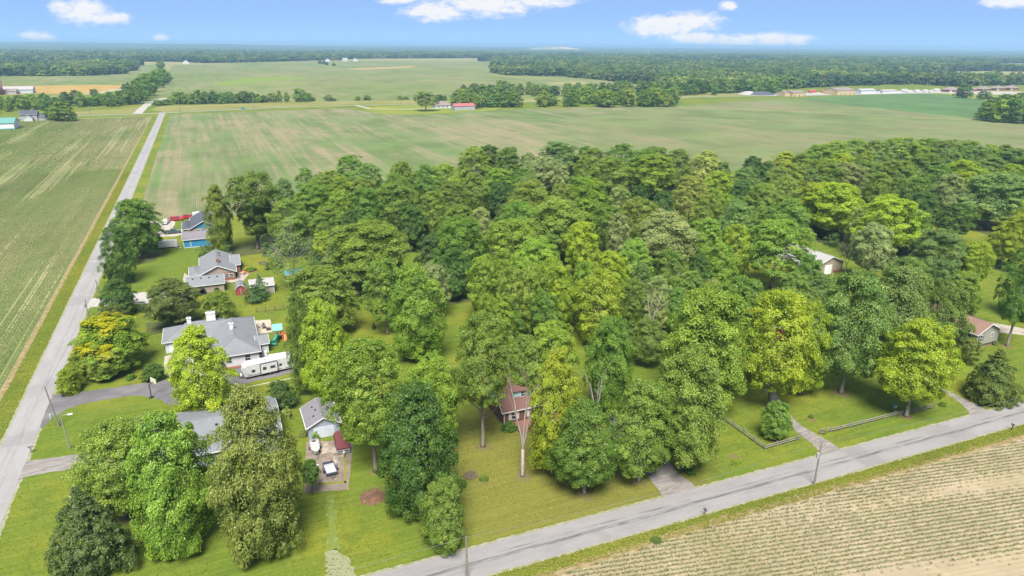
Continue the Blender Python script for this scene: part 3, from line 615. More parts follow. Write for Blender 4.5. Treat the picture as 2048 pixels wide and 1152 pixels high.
S(180, 686, 100, 7, 'olive', 'dome', base=(201, 755), cb=.14, label='golden blossomed rain tree in front of the wide rain tree')
S(140, 735, 54, 4, 'lime', 'dome', base=(142, 784), cb=.02, name='shrub', cat='shrub', label='yellow-green bush at the mouth of the asphalt drive')
S(410, 658, 138, 12, 'lime', 'oval', base=(410, 828), cb=.05, label='brilliant yellow-green tree in front of the white ranch house')
S(312, 727, 46, 3, 'dark', 'dome', base=(310, 760), cb=.02, name='shrub', cat='shrub', label='dark spreading yew beside the concrete drive')
S(446, 374, 56, 16, 'olive', 'oval', base=(446, 505), cb=.06, label='slim olive tree in front of the blue house')
S(513, 348, 128, 20, 'moss', 'vase', base=(516, 498), cb=.22, trunk='vase', label='vase-shaped elm with clean trunk standing alone in the back yard')
S(522, 545, 27, 6, 'blue', 'cone', base=(522, 598), cb=.04, name='spruce_tree', trunk='cone', label='small blue spruce in front of the beige shed')
S(640, 536, 145, 15, 'olive', 'dome', base=(650, 668), cb=.12, label='broad olive tree on the wood edge behind the playset')
S(606, 592, 56, 13, 'moss', 'oval', base=(612, 790), cb=.08, label='mossy tree hanging over the end of the travel trailer')
S(672, 606, 105, 18, 'lime', 'oval', base=(660, 800), cb=.10, label='tall yellow-green tree at the edge of the green clearing')
S(560, 765, 60, 6, 'dark', 'dome', base=(566, 812), cb=.03, name='shrub', cat='shrub', label='dark bush at the end of the white fence')
S(762, 520, 96, 16, 'leafy', 'airy', base=(775, 668), cb=.25, label='airy tree with thin trunk at the back of the green clearing')
S(848, 540, 118, 18, 'leafy', 'round', base=(838, 720), cb=.08, label='rounded leafy tree on the right side of the green clearing')
S(600, 925, 44, 5, 'green', 'dome', base=(626, 988), cb=.42, name='sapling', label='slender sapling with thin dark trunk at the pad corner')
S(1380, 928, 30, 2.5, 'green', 'dome', base=(1380, 945), cb=.05, name='shrub', cat='shrub', label='leafy shoots under the roadside trees by the drive mouth')
# ---- the wood behind: trees crowded together, alike within each colour
WOOD = """566 358 36 13 grey;609 337 38 15 green;654 344 60 16 olive;700 312 66 19 green;736 329 50 17 grey;802 326 60 18 olive;853 331 52 18 green;888 329 68 18 leafy
644 350 66 18 moss;681 356 60 18 leafy;728 358 55 18 olive;790 354 64 18 green;902 364 76 19 moss;622 372 84 18 green;728 378 68 19 green;788 366 96 20 moss;865 385 60 18 leafy
572 401 84 18 moss;677 385 54 18 leafy;704 422 58 15 dark;648 418 64 16 moss;824 413 64 15 dark;740 447 152 19 olive;677 456 56 14 grey;644 462 40 10 lime;917 413 84 18 moss;918 437 108 20 green
949 296 78 19 olive;976 293 54 19 dark;1015 296 54 19 moss;1056 307 42 16 grey;1119 286 84 20 grey;1170 295 38 18 green;1189 299 52 18 olive;1244 289 74 20 green;1294 301 52 19 green
951 348 58 18 moss;998 340 60 16 leafy;1048 338 46 16 green;1091 317 70 18 pale;1122 329 40 17 pale;1173 315 46 18 olive;1222 315 74 19 moss;1281 313 62 18 green
1001 364 52 15 dark;1056 352 58 18 grey;1062 366 88 20 olive;1125 368 50 18 olive;1173 357 92 19 leafy;1240 374 52 17 tan;1277 372 44 15 dark;911 415 60 16 green;960 417 50 15 pale;1017 407 44 14 rust;1040 405 72 17 green
1114 401 124 20 olive;1212 411 74 17 green;1281 401 78 18 olive;1165 446 68 18 lime;1240 428 52 17 pale;1025 442 114 19 leafy
1309 296 72 19 moss;1358 300 54 19 moss;1415 304 66 19 tan;1448 325 34 15 grey;1508 314 46 17 dark;1538 324 32 14 green;1573 305 50 18 lime;1604 309 52 18 olive;1641 290 62 18 leafy;1676 282 54 18 leafy
1309 312 88 19 leafy;1440 343 58 17 lime;1491 339 60 17 grey;1557 339 62 17 moss;1583 329 62 18 olive;1622 339 52 16 grey;1661 329 62 18 moss
1385 354 72 20 tan;1329 384 48 15 dark;1487 364 52 16 dark;1526 369 66 18 moss;1577 356 62 18 olive;1641 366 82 19 lime;1690 370 72 19 lime
1417 389 62 17 olive;1452 389 46 16 leafy;1479 405 74 17 grey;1585 401 74 18 green;1534 417 62 17 moss;1335 428 116 20 pale;1417 440 70 18 leafy;1477 450 64 18 lime;1563 442 128 20 leafy
1712 280 62 18 leafy;1757 283 62 18 moss;1808 276 82 19 leafy;1857 279 62 18 leafy;1902 281 72 18 moss;1941 282 52 18 moss;1960 293 52 17 grey;1984 291 46 17 leafy;2013 291 42 17 moss;2035 297 54 17 grey
1689 308 48 18 lime;1734 302 34 17 lime;1759 305 38 16 grey;1853 308 70 18 moss;1898 299 62 17 grey;1925 297 52 17 green;1990 317 72 18 grey;2031 332 62 18 lime
1660 320 52 17 olive;1697 328 78 18 pale;1736 324 52 17 moss;1796 324 92 18 olive;1882 332 64 17 green;1931 322 78 18 lime;1765 348 50 17 leafy;1802 350 44 17 moss;1835 358 54 17 moss;1906 348 58 20 pale;1941 346 48 16 lime;2000 348 124 21 grey
1677 369 98 20 lime;1785 395 124 20 lime;1843 424 56 15 green;1853 385 64 15 dark;1726 416 44 16 tan;1753 453 82 17 pale;1892 463 98 16 grey;2040 434 66 17 lime;1921 408 64 14 dark
862 530 72 14 pale;1010 503 60 17 leafy;1074 480 96 18 leafy;967 513 66 17 leafy;1022 536 66 18 olive;1061 530 66 18 olive;1110 524 80 18 lime;1172 524 54 17 leafy;1223 507 66 17 lime;1201 544 96 18 lime;1015 615 60 10 green;1090 590 70 12 green
1272 481 74 17 leafy;1284 528 44 13 grey;1317 556 64 14 pale;1343 503 64 15 moss;1401 510 48 14 dark;1444 489 66 16 leafy;1428 560 52 11 tan;1419 577 74 13 leafy;1356 577 48 12 green;1270 560 60 13 moss
1892 522 82 14 grey;1822 518 84 15 moss;1240 640 60 10 dark;905 500 70 14 dark;870 470 70 14 dark;1300 640 60 11 moss;2080 300 70 18 moss;2090 340 80 18 leafy;2085 400 80 18 lime;2075 520 70 16 leafy"""
SHAPE = {'round': 'round-crowned', 'oval': 'egg-shaped', 'dome': 'dome-crowned', 'airy': 'loose-crowned'}
for row in WOOD.replace('\n', ';').split(';'):
    x, y, wp, h, hue = row.split(); x, y, wp, h = float(x), float(y), float(wp), float(h)
    back = y < 470
    kd = tg.choice(['round', 'round', 'oval', 'dome', 'airy'] if wp < 90 else ['round', 'round', 'airy', 'dome'])
    p = P(x, y, h); size = 'huge' if wp*depth(p)/FPX > 17 else 'broad' if wp*depth(p)/FPX > 12.5 else 'mid-sized' if wp*depth(p)/FPX > 9.5 else 'slim'
    if back:
        zone = ('along the field edge of the big wood' if (y < 322 and x > 900) or (y < 345 and x < 900) else 'of the big wood near the vase-shaped elm' if x < 700 else 'of the big wood behind the tan barn' if 1580 < x < 1860 and y > 345 else
                'of the big wood above the concrete drive' if x >= 1860 else 'in the west half of the big wood' if x < 1000 else 'in the middle of the big wood' if x < 1330 else 'in the east half of the big wood')
    else: zone = 'of the back yards near the barn' if x > 1500 else 'by the pale hidden house' if 1250 < x < 1500 else 'behind the brick house back yard' if x > 950 else 'beside the green clearing'
    lab = f'{size} {SHAPE[kd]} {ADJ[hue]} tree {zone}'; grp = 'trees ' + zone
    S(x, y, wp*1.12, h, hue, kd, cb=tg.uniform(.16, .28) if back else tg.uniform(.10, .2), label=lab, group=grp)
S(1652, 553, 84, 10, 'grey', 'round', cb=.1, label='low grey-green tree below the tan barn', group=None); S(1378, 546, 74, 12, 'moss', 'round', cb=.1, label='mossy tree screening the pale hidden house', group=None); S(1592, 548, 80, 12, 'moss', 'dome', cb=.1, label='mossy tree between the tan barn yard and the lime walnut', group=None)
S(1052, 676, 96, 14, 'moss', 'round', cb=.1, label='mossy tree filling the gap behind the brick house ridge', group=None); S(1000, 596, 80, 13, 'leafy', 'dome', cb=.1, label='light green tree closing the clearing east side', group=None)
S(1492, 556, 92, 13, 'green', 'round', cb=.1, label='green tree between the pale hidden house and the tan barn', group=None); S(1622, 512, 66, 14, 'green', 'oval', cb=.1, label='upright green tree covering the lean-to of the tan barn', group=None); S(1935, 545, 70, 12, 'leafy', 'dome', cb=.1, label='light green tree on the lawn beyond the concrete drive', group=None)
WOOD_TREES = [q for q in TREES if q[1] > 118]
# blossom on the two rain trees
def blossom(tr_name, frac, seed):
    for o in list(scene.objects):
        if o.get('label') == tr_name:
            c = [q for q in o.children if q.name.startswith('crown')][0]; me = c.data
            n = len(me.polygons); g = np.random.default_rng(seed)
            co = np.empty(len(me.vertices)*3, np.float32); me.vertices.foreach_get('co', co); co = co.reshape(-1, 4, 3).mean(1)
            top = co[:, 2] + g.normal(0, 1.2, len(co)) + 2.0*np.sin(co[:, 0]*.9+seed)*np.sin(co[:, 1]*.8)
            sel = co[top > np.quantile(top, 1-frac)]
            d = sel - np.array([0, 0, 5.0]); sel = sel + .25*d/np.linalg.norm(d, axis=1, keepdims=True)
            b = bpy.data.objects.new('blossom', leaf_mesh('blossom', sel, d + g.normal(0, 1.5, sel.shape), g.uniform(.3, .55, len(sel)), g.uniform(.3, .9, len(sel)), LEAF, seed))
            COL.objects.link(b); b.parent = o; b.location = c.location; b.scale = c.scale; b.color = (0.36, 0.36, 0.012, 1)
blossom('wide rain tree with yellow blossom on its top, next to the left road', .05, 3)
blossom('golden blossomed rain tree in front of the wide rain tree', .20, 5)
# trampled soil round the yard trunks
t = NT('bare_soil_ring', .95, .1); t.color(t.mix(t.ramp(t.noise(1.6, 4, .75), .38, .62), (0.135, 0.098, 0.055), (0.115, 0.118, 0.026))); RINGM = t.m
for i, (bx, by, r_) in enumerate([(966, 894, 1.3), (1046, 953, 1.5), (1168, 987, 1.6), (1277, 963, 1.5), (1682, 787, 1.6), (1812, 833, 1.3), (282, 518, 1.5), (516, 499, 1.5), (752, 943, 1.1), (1538, 813, 1.6), (1548, 879, .9), (1366, 939, 1.3), (258, 1033, 1.8), (890, 1093, 1.6), (2014, 693, 1.5), (354, 654, 1.2), (1622, 838, 1.0), (968, 962, .9), (1470, 915, 1.2)]):
    p = P(bx, by); g9 = random.Random(i); sheet('bare_soil', smooth([(p[0]+r_*g9.uniform(.7, 1.3)*math.cos(a), p[1]+r_*g9.uniform(.7, 1.3)*math.sin(a)) for a in [k*.628 for k in range(10)]], 2), .0045+.0001*i, RINGM)
# ---- dead and bare trees
def bare_tree(base, h, spread, label, seed, depth_=3, mat=DEADW, r=.24, fork=.35, up=.9, n0=4, name='dead_tree', cat='tree', tip=.35):
    g = random.Random(seed); o = thing(name, label, cat, (base[0], base[1], 0), 0, None, local=True); b = MB(); limbs = []
    def grow(p, d, l, r_, lev, mb):
        pts = [p]; q = Vector(p); dd = Vector(d)
        for k in range(4):
            dd = (dd + Vector((g.uniform(-.14, .14), g.uniform(-.14, .14), g.uniform(-.03, .10)))).normalized(); q = q + dd*l/4; pts.append(q.copy())
        mb.tube(pts, [r_*(1-.13*k) for k in range(5)], 6 if lev < 2 else 4, cap=False)
        if lev < depth_:
            for k in range(n0 if lev else 2):
                a = g.uniform(0, 6.28); s = spread*g.uniform(.6, 1.2)
                nd = (dd*up + Vector((math.cos(a)*s, math.sin(a)*s, g.uniform(-.1, .3)))).normalized()
                i = g.randrange(2, 5); grow(pts[i], nd, l*g.uniform(.45, .75), r_*(1-.16*i)*g.uniform(.5, .8), lev+1, mb)
    tb = MB(); lb = MB()
    pts = [(0, 0, 0), (0, 0, .5), (g.uniform(-.2, .2), g.uniform(-.2, .2), h*fork)]
    tb.tube(pts, [r*1.5, r*1.1, r*.9], 8); tb.build('trunk', mat, o, smooth=True)
    for k in range(3):
        a = k*2.2 + g.uniform(-.3, .3); grow(Vector(pts[2]), Vector((math.cos(a)*spread*.5, math.sin(a)*spread*.5, 1)).normalized(), h*(1-fork)*g.uniform(.72, 1.0), r*.66, 1, lb)
    lb.build('branches', mat, o, smooth=True); return o
b = P(1045, 952); bare_tree(b, height_at(b, 1025, 737), .26, 'leafless dead tree with pale forked stem before the brick house', 4, 2, n0=3, r=.27, fork=.27)
b = P(588, 577); o = bare_tree(b, height_at(b, 588, 470), .8, 'half bare grey tree with fine twigs beside the tree house', 9, 4, NT('grey_twigs', .95, .1).color((0.20, 0.195, 0.195)).m, .2, .18, .75, 5, 'bare_tree')
def sparse_leaves(o, h, dia, hue, kind='round', frac=.14, seed=1, cb=.2):
    me = crown('crown', kind, seed, 40, 4, int(60*frac), .34); c = bpy.data.objects.new('crown', me); COL.objects.link(c); c.parent = o
    c.location = (0, 0, h*cb); c.scale = (dia/12, dia/12, h*(1-cb)/13); c.color = (*HUE[hue], 1)
sparse_leaves(o, height_at(b, 588, 470), 12.5, 'grey', frac=.16, seed=77)
bare_tree(P(1190, 905), 14.0, .35, 'dead snag poking up behind the deep green roadside tree', 14, 2, r=.2, fork=.55, n0=3)
bare_tree(P(950, 345, 18), 19, .5, 'grey dead tree standing among the wood', 15, 3, n0=3, r=.25)
bare_tree(P(1690, 548), 9.0, .75, 'twiggy dead tree beside the tan barn gable', 16, 3, n0=4, r=.15, fork=.3)
bare_tree(P(1308, 590, 12), 13, .55, 'pale dead top among the back yard trees', 18, 3, n0=3, r=.2)
# ---- dark floor of the wood
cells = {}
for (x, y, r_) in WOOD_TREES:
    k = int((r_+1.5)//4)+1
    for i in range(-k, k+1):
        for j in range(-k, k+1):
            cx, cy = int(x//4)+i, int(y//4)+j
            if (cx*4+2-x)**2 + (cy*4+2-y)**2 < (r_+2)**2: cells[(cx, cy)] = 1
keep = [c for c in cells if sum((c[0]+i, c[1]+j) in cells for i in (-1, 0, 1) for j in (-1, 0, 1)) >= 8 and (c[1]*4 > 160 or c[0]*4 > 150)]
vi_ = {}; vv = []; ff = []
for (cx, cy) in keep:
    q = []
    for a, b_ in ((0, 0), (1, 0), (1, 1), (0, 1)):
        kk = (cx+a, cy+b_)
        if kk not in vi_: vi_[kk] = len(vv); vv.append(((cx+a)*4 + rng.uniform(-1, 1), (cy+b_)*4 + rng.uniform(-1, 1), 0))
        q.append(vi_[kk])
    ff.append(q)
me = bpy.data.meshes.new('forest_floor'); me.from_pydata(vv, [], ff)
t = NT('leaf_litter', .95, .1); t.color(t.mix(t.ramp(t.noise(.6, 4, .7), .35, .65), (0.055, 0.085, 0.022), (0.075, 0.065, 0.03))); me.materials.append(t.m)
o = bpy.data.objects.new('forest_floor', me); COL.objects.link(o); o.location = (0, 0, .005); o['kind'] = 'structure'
# ---- trees of the middle distance
def mid(x, yb, yt, wpx, hue, label, group, kind='mid', jitter=0, cb=.08, **k):
    b = P(x, yb); h = height_at(b, x, yt); d = depth((b[0], b[1], h*.6)); dia = wpx*d/FPX
    if group: label = f"{'tall' if h > 15 else 'low' if h < 8.5 else 'medium-height'}{' broad' if dia > 14 else ' narrow' if dia < 8.5 else ''} {ADJ[hue]} {label}"
    return tree((b[0], b[1]), h, dia, hue, kind, cb=cb, label=label, group=group, trunk='mid', **k)
H1 = ['green', 'green', 'moss', 'dark', 'olive', 'leafy', 'moss']
hz = [(318, 211, 200, 20), (334, 210, 198, 16), (352, 208, 184, 22), (366, 208, 186, 22), (382, 208, 188, 20), (398, 208, 182, 22), (412, 207, 184, 22), (428, 207, 183, 20), (444, 207, 186, 22), (460, 206, 184, 20), (474, 206, 187, 20), (488, 206, 183, 22), (503, 205, 187, 22), (516, 205, 189, 20), (528, 205, 191, 14), (545, 204, 186, 20), (560, 204, 183, 10), (574, 204, 185, 10), (600, 203, 178, 24), (614, 203, 186, 18), (627, 202, 195, 9), (657, 202, 190, 16), (668, 202, 197, 10), (716, 201, 192, 12), (734, 200, 191, 15), (800, 199, 192, 11), (812, 199, 193, 11), (878, 201, 190, 16), (888, 201, 192, 14), (830, 199, 194, 8)]
for (x, yb, yt, wp) in hz:
    mid(x, yb, yt, wp*1.15, tg.choice(H1), 'hedgerow tree lining the far road', 'hedgerow along the far road', tg.choice(['mid', 'midtall']), name='hedgerow_tree')
for (x, yb, yt, wp) in [(262, 209, 174, 24), (276, 208, 163, 26), (284, 202, 158, 28), (290, 197, 152, 28), (299, 192, 148, 28), (308, 184, 150, 24), (315, 176, 142, 26), (326, 170, 137, 26), (334, 165, 143, 22), (318, 160, 139, 22), (322, 137, 122, 18)]:
    mid(x, yb, yt, wp, tg.choice(['green', 'dark', 'green', 'moss']), 'tree in the row leading north from the gravel lane', 'row north of the gravel lane', name='row_tree')
for (x, yb, yt, wp, l) in [(250, 186, 168, 10, 'narrow dark cedar beside the tree row, next to the wheat'), (258, 186, 165, 11, 'taller dark cedar touching the tree row by the wheat')]:
    mid(x, yb, yt, wp, 'dark', l, None, 'midtall', name='cedar_tree')
mid(189, 190, 178, 18, 'dark', 'lone round tree on the edge of the wheat field', None)
mid(127, 242, 204, 46, 'moss', 'big round tree beside the grey two-storey house', None, cb=.05)
mid(108, 240, 212, 28, 'green', 'smaller tree tucked between grey house and big round tree', None)
for i in range(34):
    u = (i+.5)/34; x = -20 + 295*u + tg.uniform(-6, 6); yb = 226 - 17*u + tg.uniform(-9, 2); hpx = tg.uniform(17, 30)
    mid(x, yb, yb-hpx, tg.uniform(17, 27), tg.choice(H1), 'tree in the thick belt behind the grey two-storey house', 'tree belt behind the grey house', name='belt_tree')
for i in range(46):
    u = tg.random(); x = 905 + 440*u; lo = 217.5 - 4*u; yb = lo - tg.random()**1.3*11; hpx = tg.uniform(16, 28)*(1.15 if .8 < u < .95 or .1 < u < .25 else .9)
    mid(x, yb, yb-hpx-8, tg.uniform(24, 36), tg.choice(['green', 'moss', 'leafy', 'olive', 'green']), 'tree of the dense copse beside the red-roofed barn', 'copse beside the red-roofed barn', name='copse_tree')
for i in range(44):
    u = (i+.5)/44; x = 915 + 650*u + tg.uniform(-5, 5); yb = (189 + 3*math.sin(u*3.1)) - 3*u + tg.uniform(-3, 2); hpx = tg.uniform(18, 28) if x > 990 else tg.uniform(12, 20)
    mid(x, yb, yb-hpx, tg.uniform(17, 27), tg.choice(['dark', 'green', 'moss', 'green']), 'tree of the long line behind the dense copse', 'line behind the copse', name='line_tree')
for (x, yb, yt, wp, hu) in [(1972, 241, 206, 40, 'green'), (1996, 244, 203, 44, 'leafy'), (2024, 246, 200, 44, 'dark'), (2052, 247, 196, 46, 'green'), (1985, 232, 196, 38, 'dark'), (2012, 230, 190, 40, 'green'), (2040, 230, 186, 44, 'moss'), (2070, 236, 188, 46, 'green'), (2000, 222, 190, 30, 'moss')]:
    mid(x, yb, yt, wp, hu, 'tree in the grove at the bean field corner', 'grove at the bean field corner', name='grove_tree')
mid(1925, 196, 169, 32, 'dark', 'dark tree standing between bean field and brown-roofed houses', None)
mid(1964, 199, 180, 20, 'grey', 'thin grey-green tree next to the bean field edge', None)
mid(1976, 199, 184, 14, 'grey', 'small grey bush tree next to the bean field edge', None)
mid(852, 222, 184, 42, 'moss', 'broad yard tree in front of the hip-roofed farm house', None, cb=.3)
for (x, yb, yt, wp) in [(640, 128, 121, 9), (648, 129, 122, 9), (654, 130, 124, 8), (668, 132, 127, 7)]:
    mid(x, yb, yt, wp, 'dark', 'bush in the row out in the far field', 'bushes in the far field', name='field_bush', cat='bush')
# ---- the far woods: thousands of crowns, one mass
def inside(p, poly):
    x, y = p; c = False; n = len(poly)
    for i in range(n):
        x1, y1 = poly[i]; x2, y2 = poly[(i+1) % n]
        if (y1 > y) != (y2 > y) and x < (x2-x1)*(y-y1)/(y2-y1)+x1: c = not c
    return c
OPEN_PX = [[(-200, 152.5), (0, 153), (170, 152), (245, 148), (268, 141), (276, 131), (345, 127), (470, 125.5), (640, 120.5), (860, 122), (992, 122.5), (978, 143), (1010, 150.5), (1120, 152.5), (1180, 158), (1300, 171), (1330, 187), (1470, 184), (1560, 179), (1640, 174), (1750, 170), (1830, 169), (1900, 173), (2048, 170), (2250, 168), (2250, 700), (-200, 700)]] + SLIVERS
g = np.random.default_rng(5); pts = []; D_FAR = 5200.0
n_try = 0
for ring in range(400000):
    # distance sampled so that the picture is covered evenly, nearer rows densest
    d = 900*(D_FAR/900)**(g.random()**.75); a = YAW + g.uniform(-R(47), R(47))
    x, y = d*math.sin(a), d*math.cos(a); q = to_px((x, y, 0))
    n_try += 1
    if any(inside(q, pl) for pl in OPEN_PX): continue
    if q[1] > 190: continue
    if d > 1850 and math.sin(x*.0021+1.1*math.sin(y*.0013))*math.sin(y*.0043+.7*math.sin(x*.0017)) > .30: continue
    pts.append((x, y)); 
    if len(pts) >= 52000: break
gone = {}
keep = []
for (x, y) in pts:
    d = math.hypot(x, y); s = 11.0 if d < 2600 else 15.0
    k = (int(x//s), int(y//s), s)
    if k in gone: continue
    gone[k] = 1; keep.append((x, y))
def scatter(name, pts, scl, meshes, seed, label, zs=None, cat=None):
    g = np.random.default_rng(seed); n = len(pts); me = bpy.data.meshes.new(name)
    me.vertices.add(n); co = np.zeros((n, 3), np.float32); co[:, :2] = np.array(pts)
    if zs is not None: co[:, 2] = zs
    me.vertices.foreach_set('co', co.ravel())
    sc = me.attributes.new('sc', 'FLOAT_VECTOR', 'POINT'); sc.data.foreach_set('vector', scl.astype(np.float32).ravel())
    ro = me.attributes.new('ro', 'FLOAT_VECTOR', 'POINT'); r_ = np.zeros((n, 3), np.float32); r_[:, 2] = g.uniform(0, 6.28, n); ro.data.foreach_set('vector', r_.ravel())
    ix = me.attributes.new('ix', 'INT', 'POINT'); ix.data.foreach_set('value', g.integers(0, len(meshes), n).astype(np.int32))
    o = bpy.data.objects.new(name, me); COL.objects.link(o); o['kind'] = 'stuff'; o['label'] = label
    if cat: o['category'] = cat
    cc = bpy.data.collections.new('kinds_of_' + name)
    for i, m_ in enumerate(meshes):
        k = bpy.data.objects.new('%s_piece_%02d' % (name, i), m_); cc.objects.link(k)
    ng = bpy.data.node_groups.new(name, 'GeometryNodeTree'); ng.interface.new_socket('Geometry', in_out='INPUT', socket_type='NodeSocketGeometry'); ng.interface.new_socket('Geometry', in_out='OUTPUT', socket_type='NodeSocketGeometry')
    N = ng.nodes.new; L = ng.links.new
    gi = N('NodeGroupInput'); go = N('NodeGroupOutput'); ip = N('GeometryNodeInstanceOnPoints'); ci = N('GeometryNodeCollectionInfo'); ci.inputs[0].default_value = cc; ci.inputs['Separate Children'].default_value = True; ci.inputs['Reset Children'].default_value = True
    def at(nm, ty):
        a = N('GeometryNodeInputNamedAttribute'); a.data_type = ty; a.inputs[0].default_value = nm; return a.outputs[0]
    L(gi.outputs[0], ip.inputs['Points']); L(ci.outputs[0], ip.inputs['Instance']); ip.inputs['Pick Instance'].default_value = True
    L(at('ix', 'INT'), ip.inputs['Instance Index']); L(at('sc', 'FLOAT_VECTOR'), ip.inputs['Scale'])
    er = N('FunctionNodeEulerToRotation'); L(at('ro', 'FLOAT_VECTOR'), er.inputs[0]); L(er.outputs[0], ip.inputs['Rotation']); L(ip.outputs[0], go.inputs[0])
    md = o.modifiers.new('scatter', 'NODES'); md.node_group = ng; return o
n = len(keep); g = np.random.default_rng(8); dist = np.array([math.hypot(*p) for p in keep])
w_ = np.exp(g.normal(0, .28, n))*np.where(dist > 2600, 1.7, 1.2); hgt = g.uniform(.65, 1.35, n)*np.where(dist > 2600, 1.1, 1.0)
scatter('far_forest', keep, np.stack([w_, w_, hgt], 1), FARC, 3, 'hazy far woods reaching to the horizon, read as one mass', cat='forest')
# ---- canopy beyond that, out to the horizon, with the low hills
a_ = np.linspace(YAW - R(49), YAW + R(49), 1000); r_ = [4700.0]
while r_[-1] < 23000: r_.append(r_[-1]*1.0135)
r_ = np.array(r_); AA, RR = np.meshgrid(a_, r_); g = np.random.default_rng(12)
RJ = RR*(1 + g.uniform(-.005, .005, RR.shape)); X = RJ*np.sin(AA); Y = RJ*np.cos(AA)
Z = 8 + 5.5*g.random(RR.shape) + 3*np.sin(AA*90+RR*.004)*np.sin(RR*.0021)
rel = np.degrees(AA - YAW)
hill = 34*np.exp(-((rel+33)/9)**2)*np.exp(-((RR-13500)/3500)**2) + 26*np.exp(-((rel+22)/5)**2)*np.exp(-((RR-11500)/2200)**2) + 14*np.exp(-((RR-17000)/4000)**2)
Z = Z + hill
gapn = np.sin(AA*37+1.3)*np.sin(RR*.0033+AA*11) + .6*np.sin(AA*83)*np.sin(RR*.0051)
op = (gapn > .82) & (RR < 11000); Z[op] = .03 + hill[op]
nr, nc = RR.shape; idx = np.arange(nr*nc).reshape(nr, nc)
F = np.stack([idx[:-1, :-1], idx[:-1, 1:], idx[1:, 1:], idx[1:, :-1]], -1).reshape(-1, 4)
me = bpy.data.meshes.new('horizon_woods'); me.vertices.add(nr*nc); me.vertices.foreach_set('co', np.stack([X, Y, Z], -1).astype(np.float32).ravel())
me.loops.add(F.size); me.polygons.add(len(F)); me.loops.foreach_set('vertex_index', F.astype(np.int32).ravel()); me.polygons.foreach_set('loop_start', np.arange(0, F.size, 4, dtype=np.int32)); me.update(calc_edges=True)
at = me.attributes.new('open', 'FLOAT', 'POINT'); at.data.foreach_set('value', op.astype(np.float32).ravel())
t = NT('horizon_canopy', .95, .1); an = t.t.nodes.new('ShaderNodeAttribute'); an.attribute_name = 'open'
cc_ = t.mix(t.ramp(t.noise(.02, 3, .7), .35, .65), (0.026, 0.052, 0.020), (0.062, 0.090, 0.028)); cc_ = t.mix(t.ramp(t.noise(.0012, 3, .6), .45, .6), cc_, (0.038, 0.066, 0.024))
t.color(t.mix(an.outputs['Fac'], cc_, (0.15, 0.16, 0.06))); me.materials.append(t.m)
o = bpy.data.objects.new('horizon_woods', me); COL.objects.link(o); tag(o, 'blue-green wooded horizon with low hills', 'forest', kind='stuff')
# landfill mound
b = P(1112, 100.5); mb = MB(); ring = 40; prof = [(1, 0), (.86, .35), (.7, .72), (.5, .94), (.2, 1.0)]
vs_ = []; top = height_at(b, 1112, 94.2)
ux, uy = math.cos(-YAW), math.sin(-YAW)
for (rr, zz) in prof:
    for k in range(ring):
        a = 2*math.pi*k/ring; wx, wy = 410*rr*math.cos(a)*(1+.06*math.sin(3*a)), 260*rr*math.sin(a)
        vs_.append((b[0]+wx*ux - wy*uy, b[1]+wx*uy + wy*ux, zz*top*(1 - .12*math.sin(a*2+1))))
fs_ = [(i*ring+k, i*ring+(k+1) % ring, (i+1)*ring+(k+1) % ring, (i+1)*ring+k) for i in range(len(prof)-1) for k in range(ring)] + [tuple((len(prof)-1)*ring+k for k in range(ring))]
mb.add(vs_, fs_); t = NT('landfill_soil', .95, .1); t.color(t.mix(t.ramp(t.noise(.0028, 4, .6), .50, .60), (0.20, 0.22, 0.08), (0.42, 0.29, 0.15)))
o = mb.build('hill', t.m, None, (b[0], b[1], 0), True); o['kind'] = 'structure'
# ================================================================== growing crops and rough grass
def sine_noise(x, y, seed):
    g = np.random.default_rng(seed); v = 0
    for k in range(6):
        a = g.uniform(0, 6.28); f = g.uniform(.02, .16); v = v + np.sin((x*math.cos(a)+y*math.sin(a))*f + g.uniform(0, 6.28))
    return v/6
CROPLEAF = leaf_material('crop_leaves')
def blades(name, X, Y, hgt, wid, nb, mat, seed, label, cat, col, lean=.6, z0=0.02, shade=None):
    g = np.random.default_rng(seed); n = len(X); ang = g.uniform(0, 6.28, (n, nb)); l = hgt[:, None]*g.uniform(.7, 1.2, (n, nb))
    c = np.stack([np.repeat(X[:, None], nb, 1), np.repeat(Y[:, None], nb, 1), np.full((n, nb), z0)], -1)
    d = np.stack([np.cos(ang), np.sin(ang), np.zeros_like(ang)], -1); s = np.stack([-np.sin(ang), np.cos(ang), np.zeros_like(ang)], -1)
    up = np.array([0, 0, 1.0]); wv = wid[:, None, None]
    midp = c + up*l[..., None]*.75 + d*l[..., None]*lean*.45; tip = c + up*l[..., None]*.62 + d*l[..., None]*lean*1.1
    v = np.stack([c, midp - s*wv, tip, midp + s*wv], 2).reshape(-1, 3); m = n*nb
    me = bpy.data.meshes.new(name); me.vertices.add(4*m); me.loops.add(4*m); me.polygons.add(m)
    me.vertices.foreach_set('co', v.astype(np.float32).ravel()); me.loops.foreach_set('vertex_index', np.arange(4*m, dtype=np.int32)); me.polygons.foreach_set('loop_start', np.arange(0, 4*m, 4, dtype=np.int32)); me.update(calc_edges=True)
    vv = np.clip(g.normal(.5, .18, m) + (0 if shade is None else np.repeat(shade, nb)), 0, 1)
    at = me.attributes.new('var', 'FLOAT', 'POINT'); at.data.foreach_set('value', np.repeat(vv, 4).astype(np.float32)); me.materials.append(mat)
    o = bpy.data.objects.new(name, me); COL.objects.link(o); o.color = (*col, 1); tag(o, label, cat, kind='stuff'); return o
